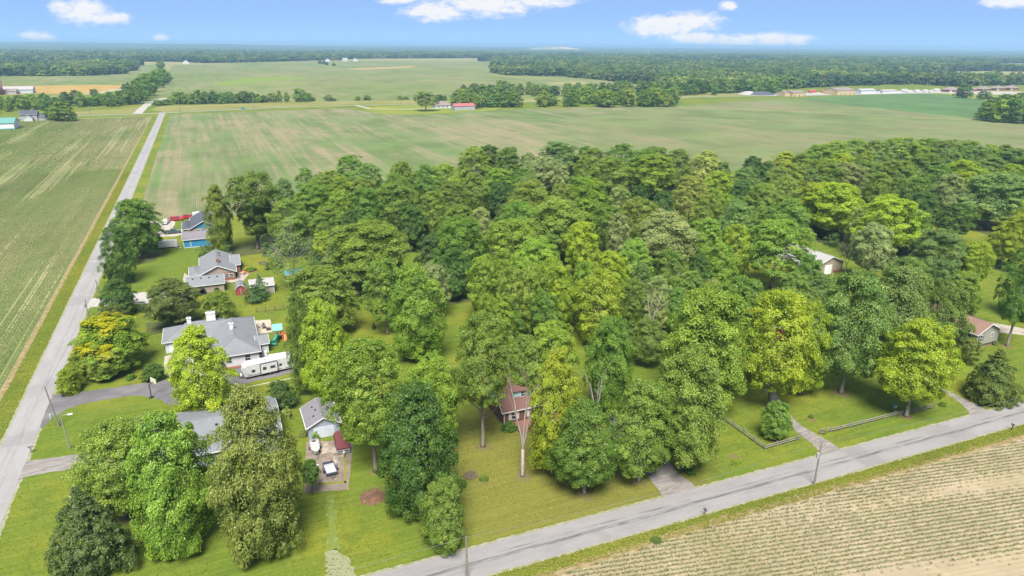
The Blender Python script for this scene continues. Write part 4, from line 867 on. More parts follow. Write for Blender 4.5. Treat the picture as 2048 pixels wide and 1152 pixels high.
def in_view(X, Y, m=60):
    cy, sy = math.cos(YAW), math.sin(YAW); U = X*cy - Y*sy; V = X*sy + Y*cy
    zc = V*math.cos(PITCH) + CAM_H*math.sin(PITCH); u = U*FPX/zc + 1024; v = (CAM_H*math.cos(PITCH) - V*math.sin(PITCH))*FPX/zc + 576
    return (u > -m) & (u < 2048+m) & (v < 1152+m) & (zc > 5)
# west field: rows 0.76 m apart along the left road
g = np.random.default_rng(21); xs = []; ys = []
for k in range(190):
    x0 = RX - 8.0 - .76*k; y = np.arange(95, 430, .40); x = np.full_like(y, x0) + g.normal(0, .05, len(y)); y = y + g.normal(0, .08, len(y))
    bare = sine_noise(x*2.2, y*.35, 4) + .5*sine_noise(x*6, y*.12, 9) + .35*np.sin(k*1.7)*np.sin(k*.31+y*.01)
    ok = in_view(x, y) & (bare < .42 + g.normal(0, .08, len(y))); xs.append(x[ok]); ys.append(y[ok])
X = np.concatenate(xs); Y = np.concatenate(ys); xs = []; ys = []
for k in range(420):
    x0 = RX - 8.3 - .76*k; y = np.arange(430, 735 - max(0, k-60)*.16, 1.05); x = np.full_like(y, x0) + g.normal(0, .06, len(y)); y = y + g.normal(0, .3, len(y))
    bare = sine_noise(x*2.2, y*.35, 4) + .5*sine_noise(x*6, y*.12, 9) + .35*np.sin(k*1.7)*np.sin(k*.31+y*.01)
    ok = in_view(x, y) & (bare < .42 + g.normal(0, .08, len(y))); xs.append(x[ok]); ys.append(y[ok])
FX = np.concatenate(xs); FY = np.concatenate(ys)
blades('crop_rows', X, Y, np.random.default_rng(1).uniform(.26, .46, len(X)), np.full(len(X), .075), 4, CROPLEAF, 2, 'green corn rows running beside the left road', 'crop', (0.148, 0.218, 0.044), lean=.55, shade=.25*sine_noise(X, Y, 3))
X, Y = FX, FY
blades('crop_rows', X, Y, np.random.default_rng(1).uniform(.28, .46, len(X)), np.full(len(X), .19), 3, CROPLEAF, 2, 'green corn rows at the far end of the west field', 'crop', (0.148, 0.218, 0.044), lean=.6, shade=.25*sine_noise(X, Y, 3))
# lower field: thin dry corn, rows turned eleven degrees from the road
g = np.random.default_rng(31); xs = []; ys = []; th = R(-11.5); cx, cy_ = math.cos(th), math.sin(th)
for k in range(-40, 130):
    s = np.arange(-20, 150, .18); off = 20 - k*.76
    x = 20 + s*cx - off*cy_*1.0; y = 40 + s*cy_ + off*cx; x = x + g.normal(0, .045, len(s)); y = y + g.normal(0, .05, len(s))
    edge = np.where(x < 60, 63.3, 63.3 - (x-60)*.0485)
    bare = 1.25*sine_noise(s*.35, off*4.0, 14) + .5*sine_noise(s*.8, off*14, 6)
    ok = in_view(x, y) & (y < edge) & (x > 20) & (bare < .42 + g.normal(0, .2, len(s)))
    xs.append(x[ok]); ys.append(y[ok])
X = np.concatenate(xs); Y = np.concatenate(ys); g = np.random.default_rng(4)
blades('corn_rows', X, Y, g.uniform(.14, .48, len(X)), np.full(len(X), .042), 4, CROPLEAF, 5, 'sparse young corn in dusty rows below the road', 'crop', (0.190, 0.220, 0.085), lean=.8)
# taller grass on the road edges and round the fields
xs = []; ys = []; g = np.random.default_rng(41)
def strip(x0, x1, y0, y1, n):
    x = g.uniform(x0, x1, n); y = g.uniform(y0, y1, n); ok = in_view(x, y); xs.append(x[ok]); ys.append(y[ok])
strip(RX-6.3, RX-3.0, 95, 420, 20000)
x = g.uniform(22, 150, 15000); yy = 70.1 - (x-26)*.0332 - g.uniform(3.1, 5.6, len(x)); ok = in_view(x, yy); xs.append(x[ok]); ys.append(yy[ok])
X = np.concatenate(xs); Y = np.concatenate(ys)
blades('verge_grass', X, Y, g.uniform(.05, .17, len(X)), np.full(len(X), .05), 3, CROPLEAF, 6, 'uneven grass on the road verges', 'grass', (0.255, 0.262, 0.036), lean=.9, shade=.3*sine_noise(X*3, Y*3, 8))
# tufts over the lawns
n = 90000; x = g.uniform(-34, 190, n); yy = g.uniform(72, 260, n)
pxl = in_view(x, yy, 20); d2 = np.hypot(x, yy); ok = pxl & (d2 < 215) & (sine_noise(x*3, yy*3, 17) > -.15) & (yy > 74 - (x-26)*.0332)
bad = np.zeros(len(x), bool)
for (bx0, bx1, by0, by1) in [(-36, 8, 134, 148), (-36, -24, 114, 123), (-36, -14, 194, 207), (6, 17, 92, 110), (-1, 14, 136, 150)]:
    bad |= (x > bx0) & (x < bx1) & (yy > by0) & (yy < by1)
ok &= ~bad
X = x[ok]; Y = yy[ok]
blades('lawn_tufts', X, Y, g.uniform(.04, .12, len(X)), g.uniform(.05, .11, len(X)), 3, CROPLEAF, 7, 'short uneven tufts in the mown lawns', 'grass', (0.170, 0.200, 0.024), lean=1.2, z0=.0, shade=.3*sine_noise(X*2, Y*2, 18))
# undergrowth between the trunks of the wood
g = np.random.default_rng(51); up_ = []
ucr = [crown('undergrowth_clump', 'dome', 950+i, n_lobe=16, n_sub=4, per=16, size=.7, lump=.34, mat=LEAF_FAR) for i in range(3)]
for (x, y, r_) in WOOD_TREES:
    if y > 185 or x > 190:
        for k in range(3): up_.append((x + g.normal(0, r_*.8), y + g.normal(0, r_*.8)))
up_ = [p for p in up_ if math.hypot(p[0]-170, p[1]-147) > 14]
w_ = g.uniform(.25, .5, len(up_)); scatter('undergrowth', up_, np.stack([w_, w_, g.uniform(.18, .42, len(up_))], 1), ucr, 9, 'dark leafy undergrowth beneath the wood', cat='undergrowth')
# ================================================================== buildings
R_GREY = shingle('grey_shingle', (0.165, 0.172, 0.185)); R_LAV = shingle('lavender_grey_shingle', (0.165, 0.155, 0.17)); R_DARK = shingle('slate_shingle', (0.075, 0.08, 0.10)); R_BROWN = shingle('brown_shingle', (0.155, 0.085, 0.075)); R_RUST = shingle('rust_shingle', (0.20, 0.125, 0.10)); R_PALE = shingle('pale_metal_roof', (0.30, 0.285, 0.285)); R_TEAL = paint('teal_metal_roof', (0.10, 0.25, 0.22), .6); R_PINK = paint('red_metal_roof', (0.34, 0.10, 0.11), .6); R_TAN = shingle('taupe_shingle', (0.20, 0.16, 0.155))
S_WHITE = siding('white_siding', (0.46, 0.47, 0.48)); S_BLUE = siding('blue_siding', (0.035, 0.19, 0.36)); S_PALEB = siding('pale_blue_siding', (0.27, 0.315, 0.375)); S_TAN = siding('tan_siding', (0.30, 0.25, 0.20)); S_BEIGE = siding('beige_siding', (0.27, 0.255, 0.22)); S_TEALB = siding('aqua_siding', (0.30, 0.46, 0.46)); S_RED = siding('red_siding', (0.28, 0.05, 0.05)); S_CREAM = siding('cream_siding', (0.46, 0.36, 0.215)); S_GREYS = siding('grey_siding', (0.30, 0.30, 0.31)); S_STEEL = siding('steel_siding', (0.37, 0.42, 0.47))
BRICK = bricks('red_brick', (0.24, 0.10, 0.07), (0.17, 0.085, 0.065)); BRICKD = bricks('brown_brick', (0.17, 0.09, 0.065), (0.11, 0.065, 0.05)); BRICKT = bricks('tan_brick', (0.36, 0.22, 0.13), (0.28, 0.17, 0.11))
TRIM = WHITE
def gable(th, x0, x1, y0, y1, ze, zr, axis, wm, rm, oh=.4, ridge=None, z0=0.0, trim=TRIM, wname='wall', rname='roof', vent=0, gmat=None):
    lo, hi, a, b = (x0, x1, y0, y1) if axis == 'y' else (y0, y1, x0, x1)
    m = (lo+hi)/2 if ridge is None else ridge
    MB().prism([(lo, z0), (hi, z0), (hi, ze), (m, zr), (lo, ze)], a, b, axis).build(wname, wm, th)
    sl, sr = (zr-ze)/(m-lo), (zr-ze)/(hi-m); zl, zh = ze - oh*sl, ze - oh*sr
    ch = [(lo-oh, zl+.02), (m, zr+.02), (hi+oh, zh+.02), (hi+oh, zh+.17), (m, zr+.17), (lo-oh, zl+.17)]
    rf = MB().prism(ch, a-oh, b+oh, axis).build(rname, rm, th)
    if trim:
        for q in (a-oh-.05, b+oh): MB().prism([(p[0], p[1] - (.08 if i < 3 else -.02)) for i, p in enumerate(ch)], q, q+.05, axis).build('fascia', trim, rf)
        for (c0, c1, zz) in ((lo-oh-.11, lo-oh-.003, zl), (hi+oh+.003, hi+oh+.11, zh)):
            if axis == 'y': MB().box(c0, c1, a-oh, b+oh, zz, zz+.15).build('gutter', trim, rf)
            else: MB().box(a-oh, b+oh, c0, c1, zz, zz+.15).build('gutter', trim, rf)
    rc = (lambda q: (m, q, zr+.16)) if axis == 'y' else (lambda q: (q, m, zr+.16))
    MB().tube([rc(a-oh), rc(b+oh)], .10, 5).build('ridge_cap', rm, rf)
    if gmat:
        for q in ((a-.03, a+.0),): MB().prism([(lo+.05, ze-.15), (hi-.05, ze-.15), (hi-.05, ze-.02), (m, zr-.08), (lo+.05, ze-.02)], q[0], q[1], axis).build('gable', gmat, th)
    for k in range(vent):
        t_ = a + (b-a)*(k+.7)/(vent+.4); u = m + (hi-m)*(.28 if axis == 'y' else -.28); zz = zr - abs(u-m)*sr + .15
        c = (u, t_) if axis == 'y' else (t_, u)
        MB().box(c[0]-.2, c[0]+.2, c[1]-.2, c[1]+.2, zz, zz+.22).build('roof_vent', BLACK, rf)
    return rf
def hip(th, x0, x1, y0, y1, ze, zr, wm, rm, oh=.45, z0=0.0, trim=TRIM, wname='wall', rname='roof'):
    MB().box(x0, x1, y0, y1, z0, ze).build(wname, wm, th)
    a, b, c, d = x0-oh, x1+oh, y0-oh, y1+oh; w_, l_ = b-a, d-c
    if l_ >= w_: r0, r1 = ((a+b)/2, c+w_/2), ((a+b)/2, d-w_/2)
    else: r0, r1 = (a+l_/2, (c+d)/2), (b-l_/2, (c+d)/2)
    z = ze + .16
    vs = [(a,c,ze+.02),(b,c,ze+.02),(b,d,ze+.02),(a,d,ze+.02),(a,c,z),(b,c,z),(b,d,z),(a,d,z),(r0[0],r0[1],zr),(r1[0],r1[1],zr)]
    if l_ >= w_: fs = [(0,3,2,1),(0,1,5,4),(1,2,6,5),(2,3,7,6),(3,0,4,7),(4,5,8),(5,6,9,8),(6,7,9),(7,4,8,9)]
    else: fs = [(0,3,2,1),(0,1,5,4),(1,2,6,5),(2,3,7,6),(3,0,4,7),(7,4,8),(4,5,9,8),(5,6,9),(6,7,8,9)]
    rf = MB().add(vs, fs).build(rname, rm, th)
    MB().tube([vs[8], vs[9]], .10, 5).build('ridge_cap', rm, rf)
    for (i_, j_) in (((4, 8), (5, 8), (6, 9), (7, 9)) if l_ >= w_ else ((4, 8), (7, 8), (5, 9), (6, 9))): MB().tube([vs[i_], vs[j_]], .09, 5).build('hip_cap', rm, rf)
    if trim:
        MB().box(a-.08, b+.08, c-.083, c-.003, ze, z+.01).build('fascia', trim, rf); MB().box(a-.08, b+.08, d+.003, d+.083, ze, z+.01).build('fascia', trim, rf)
        MB().box(a-.083, a-.003, c, d, ze, z+.01).build('fascia', trim, rf); MB().box(b+.003, b+.083, c, d, ze, z+.01).build('fascia', trim, rf)
    return rf
def pane(th, face, u, z, wd, h, at, fr=WHITE, glass=GLASS, mull=True, name='window'):
    f = MB(); s = -1 if face in 's w' else 1
    def bx(m, u0, u1, z0, z1, d0, d1):
        lo, hi = sorted((at + s*d0, at + s*d1))
        if face in 'sn': m.box(u0, u1, lo, hi, z0, z1)
        else: m.box(lo, hi, u0, u1, z0, z1)
    t_ = .09
    bx(f, u-wd/2-t_, u+wd/2+t_, z-h/2-t_, z-h/2, 0, .08); bx(f, u-wd/2-t_, u+wd/2+t_, z+h/2, z+h/2+t_, 0, .08)
    bx(f, u-wd/2-t_, u-wd/2, z-h/2, z+h/2, 0, .08); bx(f, u+wd/2, u+wd/2+t_, z-h/2, z+h/2, 0, .08)
    if mull: bx(f, u-wd/2, u+wd/2, z-.03, z+.03, 0, .07)
    o = f.build(name, fr, th); g = MB(); bx(g, u-wd/2, u+wd/2, z-h/2, z+h/2, .004, .04); g.build('pane', glass, o); return o
def slab(th, name, mat, *b, label=None): return MB().box(*b).build(name, mat, th, label=label)
def chimney(th, x, y, w_, d, z0, z1, mat=WHITE):
    c = MB().box(x-w_/2, x+w_/2, y-d/2, y+d/2, z0, z1).build('chimney', mat, th); MB().box(x-w_/2-.08, x+w_/2+.08, y-d/2-.08, y+d/2+.08, z1+.002, z1+.14).build('chimney_cap', mat, c)
    MB().lathe([(.16, z1+.145), (.16, z1+.5)], (x, y, 0), 8).build('flue', STEEL, c); return c
# --- grey-roofed house under the front trees
h = thing('house', 'house with long grey roof and white chimney hidden behind front lawn trees', 'house', (-5, 116, 0))
gable(h, -14.6, 5.0, 108.5, 123.6, 2.6, 4.7, 'x', S_PALEB, R_GREY, .45, vent=3); chimney(h, -15.0, 121.2, .95, 1.3, 0, 4.6)
for u in (-12, -8.5): pane(h, 's', u, 1.5, 1.2, 1.1, 108.5)
pane(h, 'w', 112, 1.5, 1.4, 1.1, -14.6); pane(h, 'w', 116.5, 1.5, 1.4, 1.1, -14.6); pane(h, 'n', -4, 1.5, 1.4, 1.1, 123.6); slab(h, 'door', paint('door_grey', (.2, .22, .25)), -6.4, -5.4, 108.42, 108.497, .1, 2.1)
# --- pale blue garage behind the parking pad
h = thing('garage', 'small pale blue gable garage with lavender-grey roof behind parking pad', 'garage', (12.4, 113, 0))
rf = gable(h, 9.7, 15.1, 110.0, 117.2, 2.5, 3.9, 'y', S_PALEB, R_LAV, .35, vent=0)
for (x, y) in ((11.0, 112.0), (11.6, 113.6), (11.2, 115.2)): slab(rf, 'roof_vent', BLACK, x-.14, x+.14, y-.14, y+.14, 2.5+(x-9.7)*.52+.10, 2.5+(x-9.7)*.52+.34)
slab(h, 'garage_door', siding('garage_door', (.46, .50, .56), .5), 10.6, 14.2, 109.93, 109.997, 0, 2.1)
# --- white ranch house
h = thing('house', 'white ranch house with broad grey hip roofs and two white chimneys', 'house', (-2, 157, 0))
hip(h, -14.6, 4.4, 159.2, 167.4, 2.6, 4.7, S_WHITE, R_GREY); hip(h, -4.6, 4.4, 146.3, 167.0, 2.62, 5.1, S_WHITE, R_GREY, wname='wing_wall', rname='wing_roof')
gable(h, 4.4, 6.7, 150.9, 154.6, 2.4, 3.6, 'x', S_WHITE, R_GREY, .3, wname='porch_wall', rname='porch_roof'); hip(h, -10.2, -2.2, 167.4, 169.2, 2.5, 3.3, S_WHITE, R_GREY, .3, wname='bay_wall', rname='bay_roof')
chimney(h, -4.6, 166.6, 2.0, 1.1, 0, 5.6); chimney(h, -9.3, 165.3, .9, .8, 3.4, 5.4); chimney(h, -.4, 156.0, .8, .8, 4.0, 6.2)
pane(h, 's', 2.0, 1.55, 1.1, 1.2, 146.3); pane(h, 's', -1.8, 1.55, 1.1, 1.2, 146.3); pane(h, 'w', 163, 1.4, 1.6, 1.0, -14.6); pane(h, 's', -8, 1.5, 1.4, 1.2, 159.2)
slab(h, 'garage_door', siding('white_garage_door', (.55, .55, .56), .55), -13.8, -9.8, 159.12, 159.197, 0, 2.2); slab(h, 'flower_bed', bricks('mulch', (.25, .09, .05), (.18, .07, .04)), -3, 4.3, 145.3, 146.0, .02, .18)
slab(h, 'door', paint('door_dark', (.08, .09, .11)), 4.45, 5.3, 150.82, 150.897, .1, 2.1)
# white yard wall by the trailer
h = thing('yard_wall', 'low white wall with taller end post behind the travel trailer', 'wall', (8, 147.3, 0))
slab(h, 'wall', WHITE, 6.1, 11.5, 147.2, 147.45, 0, 1.0); slab(h, 'end_post', WHITE, 5.5, 6.0, 147.0, 147.6, 0, 2.0); slab(h, 'gate', STEEL, 4.5, 5.45, 147.25, 147.33, .1, 1.5)
# --- tan and brick house with cross gables
h = thing('house', 'tan and brick house with cross-gabled grey roof and small brick chimney', 'house', (-2, 216, 0))
gable(h, -6.6, 2.6, 208, 225.5, 2.6, 4.7, 'y', S_TAN, R_GREY, .45, vent=0); hip(h, -9.6, -6.6, 208.1, 217, 2.3, 3.1, BRICK, R_GREY, .3, wname='wing_wall', rname='wing_roof')
gable(h, 2.0, 4.2, 214.4, 223.6, 2.6, 4.3, 'x', BRICK, R_GREY, .35, wname='bay_wall', rname='bay_roof'); chimney(h, -1.8, 211.5, .8, .7, 4.0, 5.6, BRICK)
slab(h, 'brick_panel', BRICK, -1.2, 2.55, 207.9, 207.97, 0, 2.4)
for u in (.2, 1.5): pane(h, 's', u, 1.5, 1.0, .9, 207.9)
pane(h, 's', -4.6, 1.5, 1.2, 1.0, 208); pane(h, 'w', 212, 1.3, 1.6, .9, -9.6); pane(h, 'w', 221, 1.5, 1.4, 1.0, -6.6); pane(h, 'e', 217, 1.4, 1.2, 1.1, 4.2)
for y in (213, 219, 222): slab(h, 'roof_vent', BLACK, -1.35, -1.0, y-.17, y+.17, 4.45, 4.85)
h = thing('garage', 'long tan garage with four roof vents behind leaning tyres', 'garage', (-5.5, 201.5, 0))
gable(h, -10.2, -.9, 198.2, 205.6, 2.5, 3.9, 'x', S_TAN, R_GREY, .35, vent=4); slab(h, 'garage_door', siding('tan_garage_door', (.42, .40, .36), .5), -10.28, -10.203, 199.6, 204.4, 0, 2.1); pane(h, 'e', 202, 1.4, .9, .9, -.9)
def shed(name, label, x0, x1, y0, y1, ze, zk, zr, wm, rm, door=None):
    o = thing(name, label, 'shed', ((x0+x1)/2, (y0+y1)/2, 0)); m = (x0+x1)/2; k = (x1-x0)*.17
    MB().prism([(x0, 0), (x1, 0), (x1, ze), (x1-k, zk), (m, zr), (x0+k, zk), (x0, ze)], y0, y1, 'y').build('wall', wm, o)
    out = [(x0-.15, ze-.1), (x0+k-.05, zk+.06), (m, zr+.10), (x1-k+.05, zk+.06), (x1+.15, ze-.1)]
    MB().prism([(p[0], p[1]-.07) for p in out] + out[::-1], y0-.2, y1+.2, 'y').build('roof', rm, o)
    MB().prism([(p[0], p[1]-.16) for p in out] + [(p[0], p[1]+.01) for p in out[::-1]], y0-.24, y0-.203, 'y').build('fascia', WHITE, o)
    if door: d = slab(o, 'door', door, m-.7, m+.7, y0-.05, y0-.003, .05, 1.9); slab(d, 'door_frame', WHITE, m-.03, m+.03, y0-.07, y0-.053, .05, 1.9)
    return o
shed('barn_shed', 'small red gambrel shed with grey roof next to tan garage', 1.8, 4.6, 193.0, 197.4, 1.6, 2.5, 3.0, S_RED, R_GREY, paint('shed_door_red', (.22, .06, .06)))
h = thing('shed', 'wide beige shed with pale roof behind the blue spruce', 'shed', (8.8, 194.6, 0))
gable(h, 5.8, 11.8, 191.4, 197.6, 2.4, 3.5, 'x', S_BEIGE, R_PALE, .25); slab(h, 'corner_trim', WHITE, 5.72, 5.85, 191.3, 191.397, 0, 2.4); slab(h, 'corner_trim', WHITE, 11.75, 11.88, 191.3, 191.397, 0, 2.4); slab(h, 'door', siding('beige_door', (.40, .38, .33), .4), 7.6, 10.0, 191.32, 191.397, .02, 2.0)
# --- blue house and blue garage
h = thing('house', 'dark roofed house with bright blue front gable', 'house', (-5, 275, 0))
gable(h, -9.5, -.8, 266.3, 284, 2.6, 4.9, 'y', S_TAN, R_DARK, .5, gmat=S_BLUE); hip(h, -12.2, -9.5, 266.6, 278, 2.3, 3.2, S_TAN, R_DARK, .3, wname='wing_wall', rname='wing_roof')
pane(h, 's', -3.4, 1.4, 1.0, 1.0, 266.3); pane(h, 's', -7.2, 1.4, 1.2, 1.0, 266.3); slab(h, 'door', S_BLUE, -5.9, -5.0, 266.22, 266.297, .1, 2.1); pane(h, 'w', 272, 1.3, 1.2, .9, -12.2)
h = thing('garage', 'blue walled garage with grey roof and white corner trim', 'garage', (-7, 254.5, 0))
gable(h, -11.8, -1.6, 249.2, 259.6, 2.8, 4.2, 'x', S_BLUE, R_LAV, .3); slab(h, 'corner_trim', WHITE, -11.87, -11.7, 249.1, 249.197, 0, 2.75); slab(h, 'corner_trim', WHITE, -1.7, -1.53, 249.1, 249.197, 0, 2.75); slab(h, 'base_trim', WHITE, -11.7, -1.7, 249.13, 249.197, .02, .2); slab(h, 'wall_lamp', WHITE, -9.7, -9.5, 249.05, 249.197, .2, 2.0); slab(h, 'garage_door', siding('white_garage_door', (.55, .55, .56), .5), -11.88, -11.803, 251, 257, 0, 2.4)
# --- brown brick house on the dry lawn
h = thing('house', 'brown brick house with dormers and red-brown roof behind the dead tree', 'house', (48, 106, 0))
rf = gable(h, 43.2, 57.0, 101.2, 111.4, 2.9, 6.9, 'x', BRICKD, R_BROWN, .4)
MB().prism([(101.3, 2.95), (111.3, 2.95), (106.3, 6.75)], 43.12, 43.197, 'x').build('gable', S_TEALB, h, label='aqua sided west gable')
for (x0, x1) in ((46.0, 49.6), (52.0, 55.2)):
    d = MB().prism([(102.8, 3.2), (106.0, 3.2), (106.0, 6.3), (102.8, 5.5)], x0, x1, 'x').build('dormer', S_TEALB, rf)
    MB().prism([(102.5, 5.46), (106.6, 6.48), (106.6, 6.62), (102.5, 5.60)], x0-.2, x1+.2, 'x').build('dormer_roof', R_BROWN, d)
    pane(rf, 's', (x0+x1)/2, 4.75, .8, .9, 102.8)
for u in (45.3, 49.0, 54.6):
    wd = pane(h, 's', u, 1.55, .9, 1.5, 101.2)
    for s in (-1, 1): slab(h, 'shutter', paint('cream_shutter', (.56, .50, .42)), u+s*.82-.22, u+s*.82+.22, 101.13, 101.197, .72, 2.38)
slab(h, 'door', paint('door_white', (.6, .6, .6)), 51.2, 52.1, 101.12, 101.197, .3, 2.3); slab(h, 'downspout', WHITE, 43.25, 43.4, 101.05, 101.17, 0, 2.8); chimney(h, 55.2, 108, .9, .9, 4.5, 7.6, BRICKD)
dk = thing('deck', 'low orange-red stained deck in front of the brick house', 'deck', (50, 99.2, 0))
DECKM = paint('deck_stain', (0.25, 0.115, 0.082), .8, .2, 0, .25, 2.0)
for k in range(28): MB().box(44.9 + k*.36, 44.9 + k*.36 + .34, 97.6, 100.9, .30, .36).build('board', DECKM, dk)
slab(dk, 'rim', DECKM, 44.85, 55.1, 97.5, 97.58, .05, .34); slab(dk, 'rim', DECKM, 44.8, 44.87, 97.6, 100.9, .05, .34); slab(dk, 'step', DECKM, 45.2, 47.2, 97.1, 97.48, .02, .18)
# --- split-level house to the east
h = thing('house', 'split-level tan house with rust-red roof next to concrete drive', 'house', (160, 95, 0))
MB().box(156.6, 163.4, 89.3, 103.6, 0, 1.3).build('basement', BRICKT, h)
gable(h, 156.0, 164.0, 88.7, 104.2, 4.3, 6.2, 'y', S_BEIGE, R_RUST, .5, z0=1.305)
for y in (92.4, 95.0): pane(h, 'w', y, 2.9, 1.4, 1.1, 156.0)
pane(h, 'w', 90.4, 2.8, .8, 1.4, 156.0)
pane(h, 's', 157.6, 2.9, .9, 1.5, 88.7); pane(h, 's', 161.4, 3.3, .5, 1.0, 88.7); pane(h, 'w', 93.5, .7, 1.2, .7, 156.6); pane(h, 's', 160.5, .7, .8, .8, 89.3)
slab(h, 'shutter', paint('dark_shutter', (.05, .08, .07)), 156.7, 157.05, 88.62, 88.697, 2.2, 3.7); slab(h, 'shutter', paint('dark_shutter', (.05, .08, .07)), 158.15, 158.5, 88.62, 88.697, 2.2, 3.7)
# --- tan barn in the wood
h = thing('barn', 'tan pole barn with white door and pale roof in the wood', 'barn', (170, 150, 0))
gable(h, 166.2, 176.2, 144.0, 160, 3.4, 5.4, 'y', S_TAN, R_PALE, .4); gable(h, 162.6, 166.2, 146.0, 158, 2.4, 3.1, 'y', S_TAN, R_PALE, .2, wname='lean_to_wall', rname='lean_to_roof')
slab(h, 'door', siding('white_roll_door', (.62, .62, .63), .4), 168.6, 171.6, 143.92, 143.997, 0, 2.9); slab(h, 'wainscot', BRICK, 172.4, 176.1, 143.93, 143.997, 0, .9)
# --- red house with white porch posts, mostly hidden
h = thing('house', 'red house with grey roof mostly hidden behind walnut and oak', 'house', (126, 107, 0))
gable(h, 118.5, 135.0, 102.8, 112.0, 3.0, 5.2, 'x', S_RED, R_GREY, .4); slab(h, 'corner_trim', WHITE, 129.0, 129.2, 102.72, 102.797, 0, 3.0)
slab(h, 'porch_floor', BRICKT, 112.5, 118.4, 100.6, 104.5, .02, .35); pr = slab(h, 'porch_roof', R_GREY, 112.2, 118.45, 100.3, 104.8, 2.75, 2.95)
for (x, y) in ((112.8, 100.8), (115.4, 100.8), (118.0, 100.8)): slab(h, 'porch_post', WHITE, x-.1, x+.1, y-.1, y+.1, .352, 2.748)
for u in (122, 127): pane(h, 's', u, 1.6, 1.1, 1.2, 102.8)
# --- white house glimpsed through the trees
h = thing('house', 'pale house glimpsed between back yard trees', 'house', (122, 151, 0))
gable(h, 117.5, 128.0, 146.4, 155.6, 2.8, 4.6, 'x', S_PALEB, R_GREY, .4); pane(h, 's', 120, 1.5, 1.2, 1.1, 146.4); pane(h, 's', 124.5, 1.5, 1.2, 1.1, 146.4); slab(h, 'door', WHITE, 121.8, 122.7, 146.32, 146.397, .05, 2.1)
# --- farm buildings far off
h = thing('barn', 'white pole barn with teal green roof beside the grey two-storey house', 'barn', (-152, 676, 0))
gable(h, -166, -138.5, 664, 684, 5.0, 8.2, 'x', paint('white_steel', (.56, .58, .60)), R_TEAL, .5, trim=None); slab(h, 'door', WHITE, -164, -155, 663.85, 663.99, 0, 4.2); slab(h, 'base_band', R_TEAL, -154.9, -138.6, 663.9, 663.99, .02, .9)
h = thing('house', 'grey two-storey house with slate roof beside the teal-roofed barn', 'house', (-138, 737, 0))
gable(h, -147, -134.5, 733, 743, 5.6, 8.6, 'x', S_GREYS, R_DARK, .5); gable(h, -134.5, -125.5, 734, 742, 3.2, 5.6, 'x', S_GREYS, R_DARK, .4, wname='wing_wall', rname='wing_roof'); gable(h, -144, -137.5, 729.5, 733, 2.8, 5.0, 'y', S_WHITE, R_DARK, .3, wname='porch_wall', rname='porch_roof')
for u in (-145, -141.5, -138): pane(h, 's', u, 4.5, .9, 1.2, 733)
h = thing('barn', 'long low white barn with blue end behind the wheat', 'barn', (-222, 1140, 0)); gable(h, -252, -206, 1132, 1150, 5, 8.5, 'x', S_STEEL, R_PALE, .5, trim=None); gable(h, -240, -222, 1116, 1131, 4, 6.5, 'x', S_GREYS, R_TAN, .4, wname='annex_wall', rname='annex_roof')
h = thing('silo', 'rust red silo standing at the long white barn', 'silo', (-238, 1112, 0)); MB().lathe([(3.4, 0), (3.4, 16.5)], (-238, 1112, 0), 16).build('shaft', paint('silo_red', (.24, .09, .08)), h, smooth=True); MB().lathe([(3.5, 16.5), (2.6, 17.6), (.4, 18.2)], (-238, 1112, 0), 16).build('cap', paint('silo_red', (.24, .09, .08)), h, smooth=True)
h = thing('house', 'pale farm house with taupe hip roof beside the red-roofed barn', 'house', (243, 742, 0)); hip(h, 232, 250, 735, 748, 3.2, 7.2, S_WHITE, R_TAN, .6)
for u in (236, 241, 246): pane(h, 's', u, 1.7, 1.4, 1.3, 735)
slab(h, 'garage_door', WHITE, 247, 249.6, 734.9, 734.99, 0, 2.3)
h = thing('barn', 'grey pole barn with red metal roof beside the dense copse', 'barn', (255, 711, 0)); gable(h, 244, 267, 705.5, 717, 4.4, 6.6, 'x', S_GREYS, R_PINK, .4, trim=None); slab(h, 'door', S_GREYS, 262, 265.5, 705.4, 705.49, 0, 3.2)
def px_build(name, label, cat, xl, xr, yb, depth_, ze, zr, axis, wm, rm, **k):
    a = P(xl, yb); b = P(xr, yb); x0, x1 = a[0], b[0]; y = (a[1]+b[1])/2
    o = thing(name, label, cat, ((x0+x1)/2, y + depth_/2, 0), 0, k.pop('group', None)); gable(o, x0, x1, y, y+depth_, ze, zr, axis, wm, rm, k.pop('oh', .4), trim=None, **k); return o, x0, x1, y
h, x0, x1, y = px_build('warehouse', 'cream metal building nearest the gravel piles', 'building', 1581, 1616, 193, 22, 5.2, 7.4, 'x', S_CREAM, R_TAN)
for k in range(3): slab(h, 'door', GLASS, x0+3+k*9, x0+4.2+k*9, y-.1, y-.01, 0, 2.2)
gable(h, x0-9, x0, y+6, y+22, 5.0, 7.0, 'x', S_CREAM, R_TAN, .3, trim=None, wname='annex_wall', rname='annex_roof')
h, x0, x1, y = px_build('warehouse', 'larger cream metal building with brown roof beside silver storage units', 'building', 1668, 1715, 190, 26, 6.4, 9.8, 'x', S_CREAM, R_TAN)
for k in range(4): slab(h, 'door', S_TAN, x0+6+k*9, x0+9+k*9, y-.1, y-.01, 0, 3)
h, x0, x1, y = px_build('storage_units', 'silver metal storage building with row of white doors', 'building', 1716, 1757, 187.5, 14, 5.0, 7.0, 'x', S_STEEL, R_PALE)
for k in range(8): slab(h, 'door', WHITE, x0+2+k*5, x0+5.2+k*5, y-.1, y-.01, 0, 3.2)
h, x0, x1, y = px_build('storage_units', 'lower silver storage building at the end of the storage row', 'building', 1759, 1800, 186.5, 12, 3.6, 5.0, 'x', S_STEEL, R_PALE)
for k in range(8): slab(h, 'door', WHITE, x0+2+k*5, x0+5+k*5, y-.1, y-.01, 0, 2.6)
